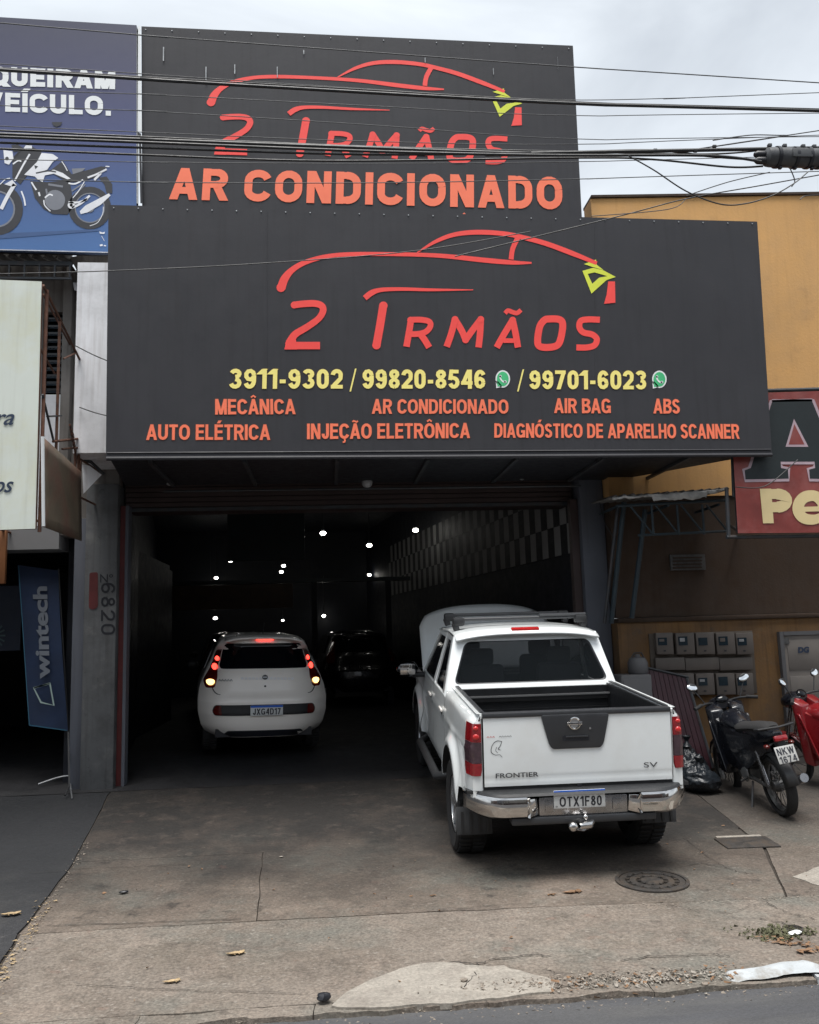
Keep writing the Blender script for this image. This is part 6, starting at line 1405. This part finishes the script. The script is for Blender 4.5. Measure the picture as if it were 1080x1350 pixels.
# ================================================================== CABLES
def cable(px, Y, r, m, label, group='overhead cables across the street', ext=True, name='overhead_cable', sag=0):
    P = [atY(x, y, Y+(.0 if len(q) < 3 else q[2])) for q in px for x, y in [(q[0], q[1])]]
    if ext:
        if ext != 'R': a, b = np.array(P[0]), np.array(P[1]); P.insert(0, tuple(a+(a-b)/np.linalg.norm(a-b)*14))
        a, b = np.array(P[-1]), np.array(P[-2]); P.append(tuple(a+(a-b)/np.linalg.norm(a-b)*14))
    Q = cr(P, 8) if len(P) > 2 else P
    o = MB().tube(Q, r*.84, 6, cap=False).build(name, m, smooth=True); return tag(o, label, 'cable', group)
cable([(0, 30), (185, 46), (480, 68), (755, 88), (1080, 109)], 6.6, .0055, M['cable_grey'], 'topmost thin cable, crossing the upper edge of the billboards')
cable([(0, 92), (185, 104), (400, 117), (760, 136.5), (1080, 146)], 6.2, .0145, M['cable'], 'thick black cable just above the QUEIRAM lettering')
cable([(0, 89.5), (185, 101), (420, 114.5), (780, 135), (1080, 143.5)], 6.23, .006, M['cable'], 'thinner cable strapped on top of the thick black cable')
cable([(0, 84), (185, 97), (480, 117), (720, 131), (900, 129), (1080, 122)], 6.7, .004, M['cable_grey'], 'faint thin cable rising to the right above the thick cable')
cable([(0, 118), (185, 124), (480, 139), (750, 152), (1080, 149)], 6.8, .004, M['cable_grey'], 'faint thin cable crossing the upper car outline')
cable([(0, 139), (185, 146), (480, 164), (760, 183), (1080, 180)], 6.8, .004, M['cable_grey'], 'faint thin cable through the upper 2 IRMÃOS lettering')
cable([(0, 166), (185, 174), (480, 186), (760, 190), (1080, 178)], 6.8, .004, M['cable_grey'], 'faint thin cable a little above the cable bundle')
cable([(0, 177), (185, 184), (480, 195), (700, 202), (860, 199)], 6.0, .0165, M['cable'], 'thickest cable of the black bundle over the upper sign', ext=False if 0 else True)
cable([(0, 180.5), (185, 187.5), (480, 199), (720, 204.5), (930, 205), (1004, 213)], 5.95, .012, M['cable'], 'second cable of the bundle, lying under the thickest one', ext=False)
cable([(0, 188), (185, 194.5), (480, 203.5), (720, 201), (860, 198), (935, 206), (1004, 211)], 6.02, .010, M['cable'], 'lower bundle cable that joins the splice box', ext=False)
cable([(0, 196), (185, 204), (430, 212), (760, 208), (860, 210), (960, 220), (1006, 219)], 6.05, .009, M['cable'], 'lowest bundle cable sagging into the splice box', ext=False)
cable([(0, 172), (185, 180), (480, 193), (760, 200), (930, 203), (1004, 198)], 6.1, .008, M['cable'], 'upper bundle cable reaching the splice box top', ext=False)
cable([(0, 210), (185, 213.5), (480, 215.5), (760, 213), (1080, 205)], 6.8, .004, M['cable_grey'], 'faint thin cable just under the bundle')
cable([(0, 236), (185, 240), (480, 241), (760, 236), (1010, 228)], 6.8, .0045, M['cable_grey'], 'faint thin cable crossing the AR CONDICIONADO lettering')
cable([(828, 205), (862, 224), (905, 252), (950, 269), (985, 268), (1020, 257), (1048, 241), (1066, 226)], 5.9, .006, M['cable'], 'loose cable loop hanging below the splice box', ext=False)
cable([(600, 338), (812, 286), (905, 262), (1000, 245), (1100, 227)], 6.4, .0055, M['cable'], 'thin cable climbing right across the ochre parapet', ext=False)
cable([(905, 258), (960, 240), (1015, 227)], 6.1, .0045, M['cable_grey'], 'short drop wire from the splice box to the left', ext=False)
cable([(780, 285), (880, 276), (905, 262)], 6.3, .004, M['cable_grey'], 'thin loose wire before the ochre wall top', ext=False)
cable([(0, 361), (143, 357), (330, 348), (544, 331), (700, 305)], 8.55, .006, M['cable'], 'thin wire crossing the awning sign above the logo', ext=False)
cable([(940, 185), (990, 178), (1040, 178), (1080, 172)], 6.2, .005, M['cable_grey'], 'thin wire rising right above the splice box', ext='R')
cable([(1042, 222), (1048, 238), (1044, 246)], 5.9, .005, M['cable'], 'short cut cable end under the splice box', ext=False)
cable([(1055, 263), (1063, 258), (1090, 257)], 7.5, .006, M['cable'], 'short frayed wire at right edge before the ochre wall', ext=False)
for (a, b, lb) in (((100, 456), (145, 477), 'upper slack wire from the rusty frame to the awning sign'), ((105, 537), (145, 549), 'lower slack wire from the rusty frame to the awning sign')):
    tag(MB().tube(cr([atY(*a, 9.6), atY((a[0]+b[0])/2, (a[1]+b[1])/2+1, 9.3), atY(*b, 9.0)], 4), .006, 6).build('slack_wire', M['cable'], smooth=True), lb, 'cable', 'slack wires by the white wall')
tag(MB().tube(cr([atY(109, 555, 10.3), atY(128, 580, 10.2), atY(139, 592, 10.2), atY(133, 578, 10.3), atY(121, 601, 10.3)], 5), .006, 6).build('slack_wire', M['cable'], smooth=True), 'crooked wire against the foot of the white wall', 'cable', 'slack wires by the white wall')
tag(MB().tube(cr([atY(790, 660, 10.1), atY(798, 690, 10.0), atY(812, 712, 9.9)], 5), .005, 6).build('slack_wire', M['cable'], smooth=True), 'thin wire drooping from the right pillar to the slanting poles', 'cable')
tag(MB().tube(cr([atY(970, 642, 8.8), atY(1000, 643, 8.8), atY(1020, 634, 8.8), atY(1052, 606, 8.8)], 6), .006, 6).build('slack_wire', M['cable'], smooth=True), 'thin wire looping over the red banner between A and Pe', 'cable')
# splice box
sx0, sx1 = atY(1008, 209, 6.0), atY(1092, 207, 6.0)
sp = thing('splice_box', 'dark cylindrical cable splice box hanging on the cables at upper right', 'splice box', tuple((np.array(sx0)+np.array(sx1))/2), (0, 0, 0))
hl = (sx1[0]-sx0[0])/2; cz = 0
MB().lathe([(.045, -hl), (.070, -hl+.02), (.074, -hl+.05), (.074, hl-.05), (.07, hl-.02), (.045, hl)], (0, 0, 0), 'X', 24).build('body', M['closure'], sp, smooth=True)
for x in (-hl+.10, -.02, .09, hl-.08): MB().lathe([(.076, -.014), (.083, -.012), (.083, .012), (.076, .014)], (x, 0, 0), 'X', 24).build('clamp_ring', M['ink'], sp, smooth=True)
for x in (-hl+.04, -.10, .05, .14): MB().box((x, -.02, .085), (.03, .03, .025)).build('clamp_bolt', M['closure'], sp, bevel=.004)
MB().box((.01, -.075, 0), (.16, .012, .07)).build('label_plate', M['cable_grey'], sp, bevel=.004)
for z in (-.03, .02): MB().lathe([(.03, 0), (.028, -.06), (.014, -.08)], (-hl, 0, z), 'X', 12).build('cable_gland', M['ink'], sp, smooth=True)
for x in (-.14, -.02, .12): MB().box((x, 0, -.085), (.025, .03, .02)).build('clamp_bolt', M['ink'], sp, bevel=.004)
for px, py in ((942, 193), (917, 199), (864, 198)):
    tag(MB().box(atY(px, py, 6.0), (.03, .02, .022)).build('cable_clip', M['cable'], bevel=.004), {942: 'small clip standing on the bundle nearest the splice box', 917: 'clip on the bundle, middle of the three', 864: 'clip where the thickest bundle cable ends'}[px], 'cable clip', 'clips on the cable bundle')

# ================================================================== WORKSHOP LAMPS
LB = [(321, 701, 16.8), (426, 703, 17.2), (548, 699, 17.0), (487, 719, 19.0), (395, 731, 20.0), (374, 746, 21.5), (371, 754, 22.3), (304, 739, 21), (285, 762, 22.5), (278, 768, 23.2), (525, 751, 22.5), (487, 758, 23), (427, 812, 23.5), (284, 815, 21.5), (373, 818, 22.6)]
LL = ['upper left lit bulb in the workshop, above the brown board', 'lit bulb high in the middle of the workshop', 'lit bulb high on the right by the chequered wall', 'lit bulb below and left of the one by the chequered wall', 'lit bulb above the pair in the centre', 'upper bulb of the close pair in the centre', 'lower bulb of the close pair in the centre',
      'lit bulb above the left end of the brown board', 'upper bulb of the left close pair', 'lower bulb of the left close pair', 'small lit bulb at right before the chequered wall', 'small lit bulb, lower one in the middle right', 'low bulb reflection above and right of the white hatchback, built as a globe', 'low bulb reflection above the left side of the hatchback, built as a globe', 'faint low bulb reflection right above the hatchback roof, built as a globe']  # the last three are bulb reflections put in as glowing globes
for (px, py, Y), lb in zip(LB, LL):
    x, y, z = atY(px, py, Y); r = {373: .026}.get(px, .047 if py < 745 else .040); t = thing('lit_bulb', lb, 'bulb', (x, y, z), group='lit bulbs in the workshop')
    MB().ell((0, 0, 0), (r*1.25, r, r*.85), 14, 10).build('globe', M['bulb'], t, smooth=True)
    MB().lathe([(r*.5, r*.7), (r*.55, r*1.5), (.008, r*1.8), (.008, r*1.8+min(1.0, 4.9-z-r*2))], n=8).build('holder', M['darksteel'], t)

# ================================================================== OPPOSITE SIDE OF THE STREET: unseen buildings added to cut low sky light
tag(MB().bx((-70, -12.0, .0), (80, -9.5, .16)).build('far_pavement', M['concrete2']), None, None); bpy.data.objects['far_pavement']['kind'] = 'structure'
x = -34; rnd = random.Random(5); cols = [('cream', M['opp1']), ('brick red', M['opp2']), ('grey', M['opp3'])]
for k in range(8):
    w = rnd.choice((7, 8.5, 10)); h = rnd.choice((5.5, 7.0, 8.5)); cn_, m_ = cols[k % 3]
    t = thing('blocker_building', 'plain %s unseen building added across the street to block low light, number %s from the left' % (cn_, ['one', 'two', 'three', 'four', 'five', 'six', 'seven', 'eight'][k]), 'building', (x+w/2, -12, .1), group='unseen light-blocking buildings across the street')
    MB().bx((-w/2+.02, -8, 0), (w/2-.02, 0, h)).build('wall', m_, t)
    for j in range(3):
        for lv in range(1, int(h//2.8)): MB().bx((-w/2+.8+j*(w-1.6)/3, -.02, lv*2.9+.9), (-w/2+.8+j*(w-1.6)/3+1.3, .03, lv*2.9+2.1)).build('window', M['oppwin'], t)
    MB().bx((-w/2+.8, -.02, .05), (w/2-.8, .04, 2.7)).build('shop_front', M['shutter'], t); x += w
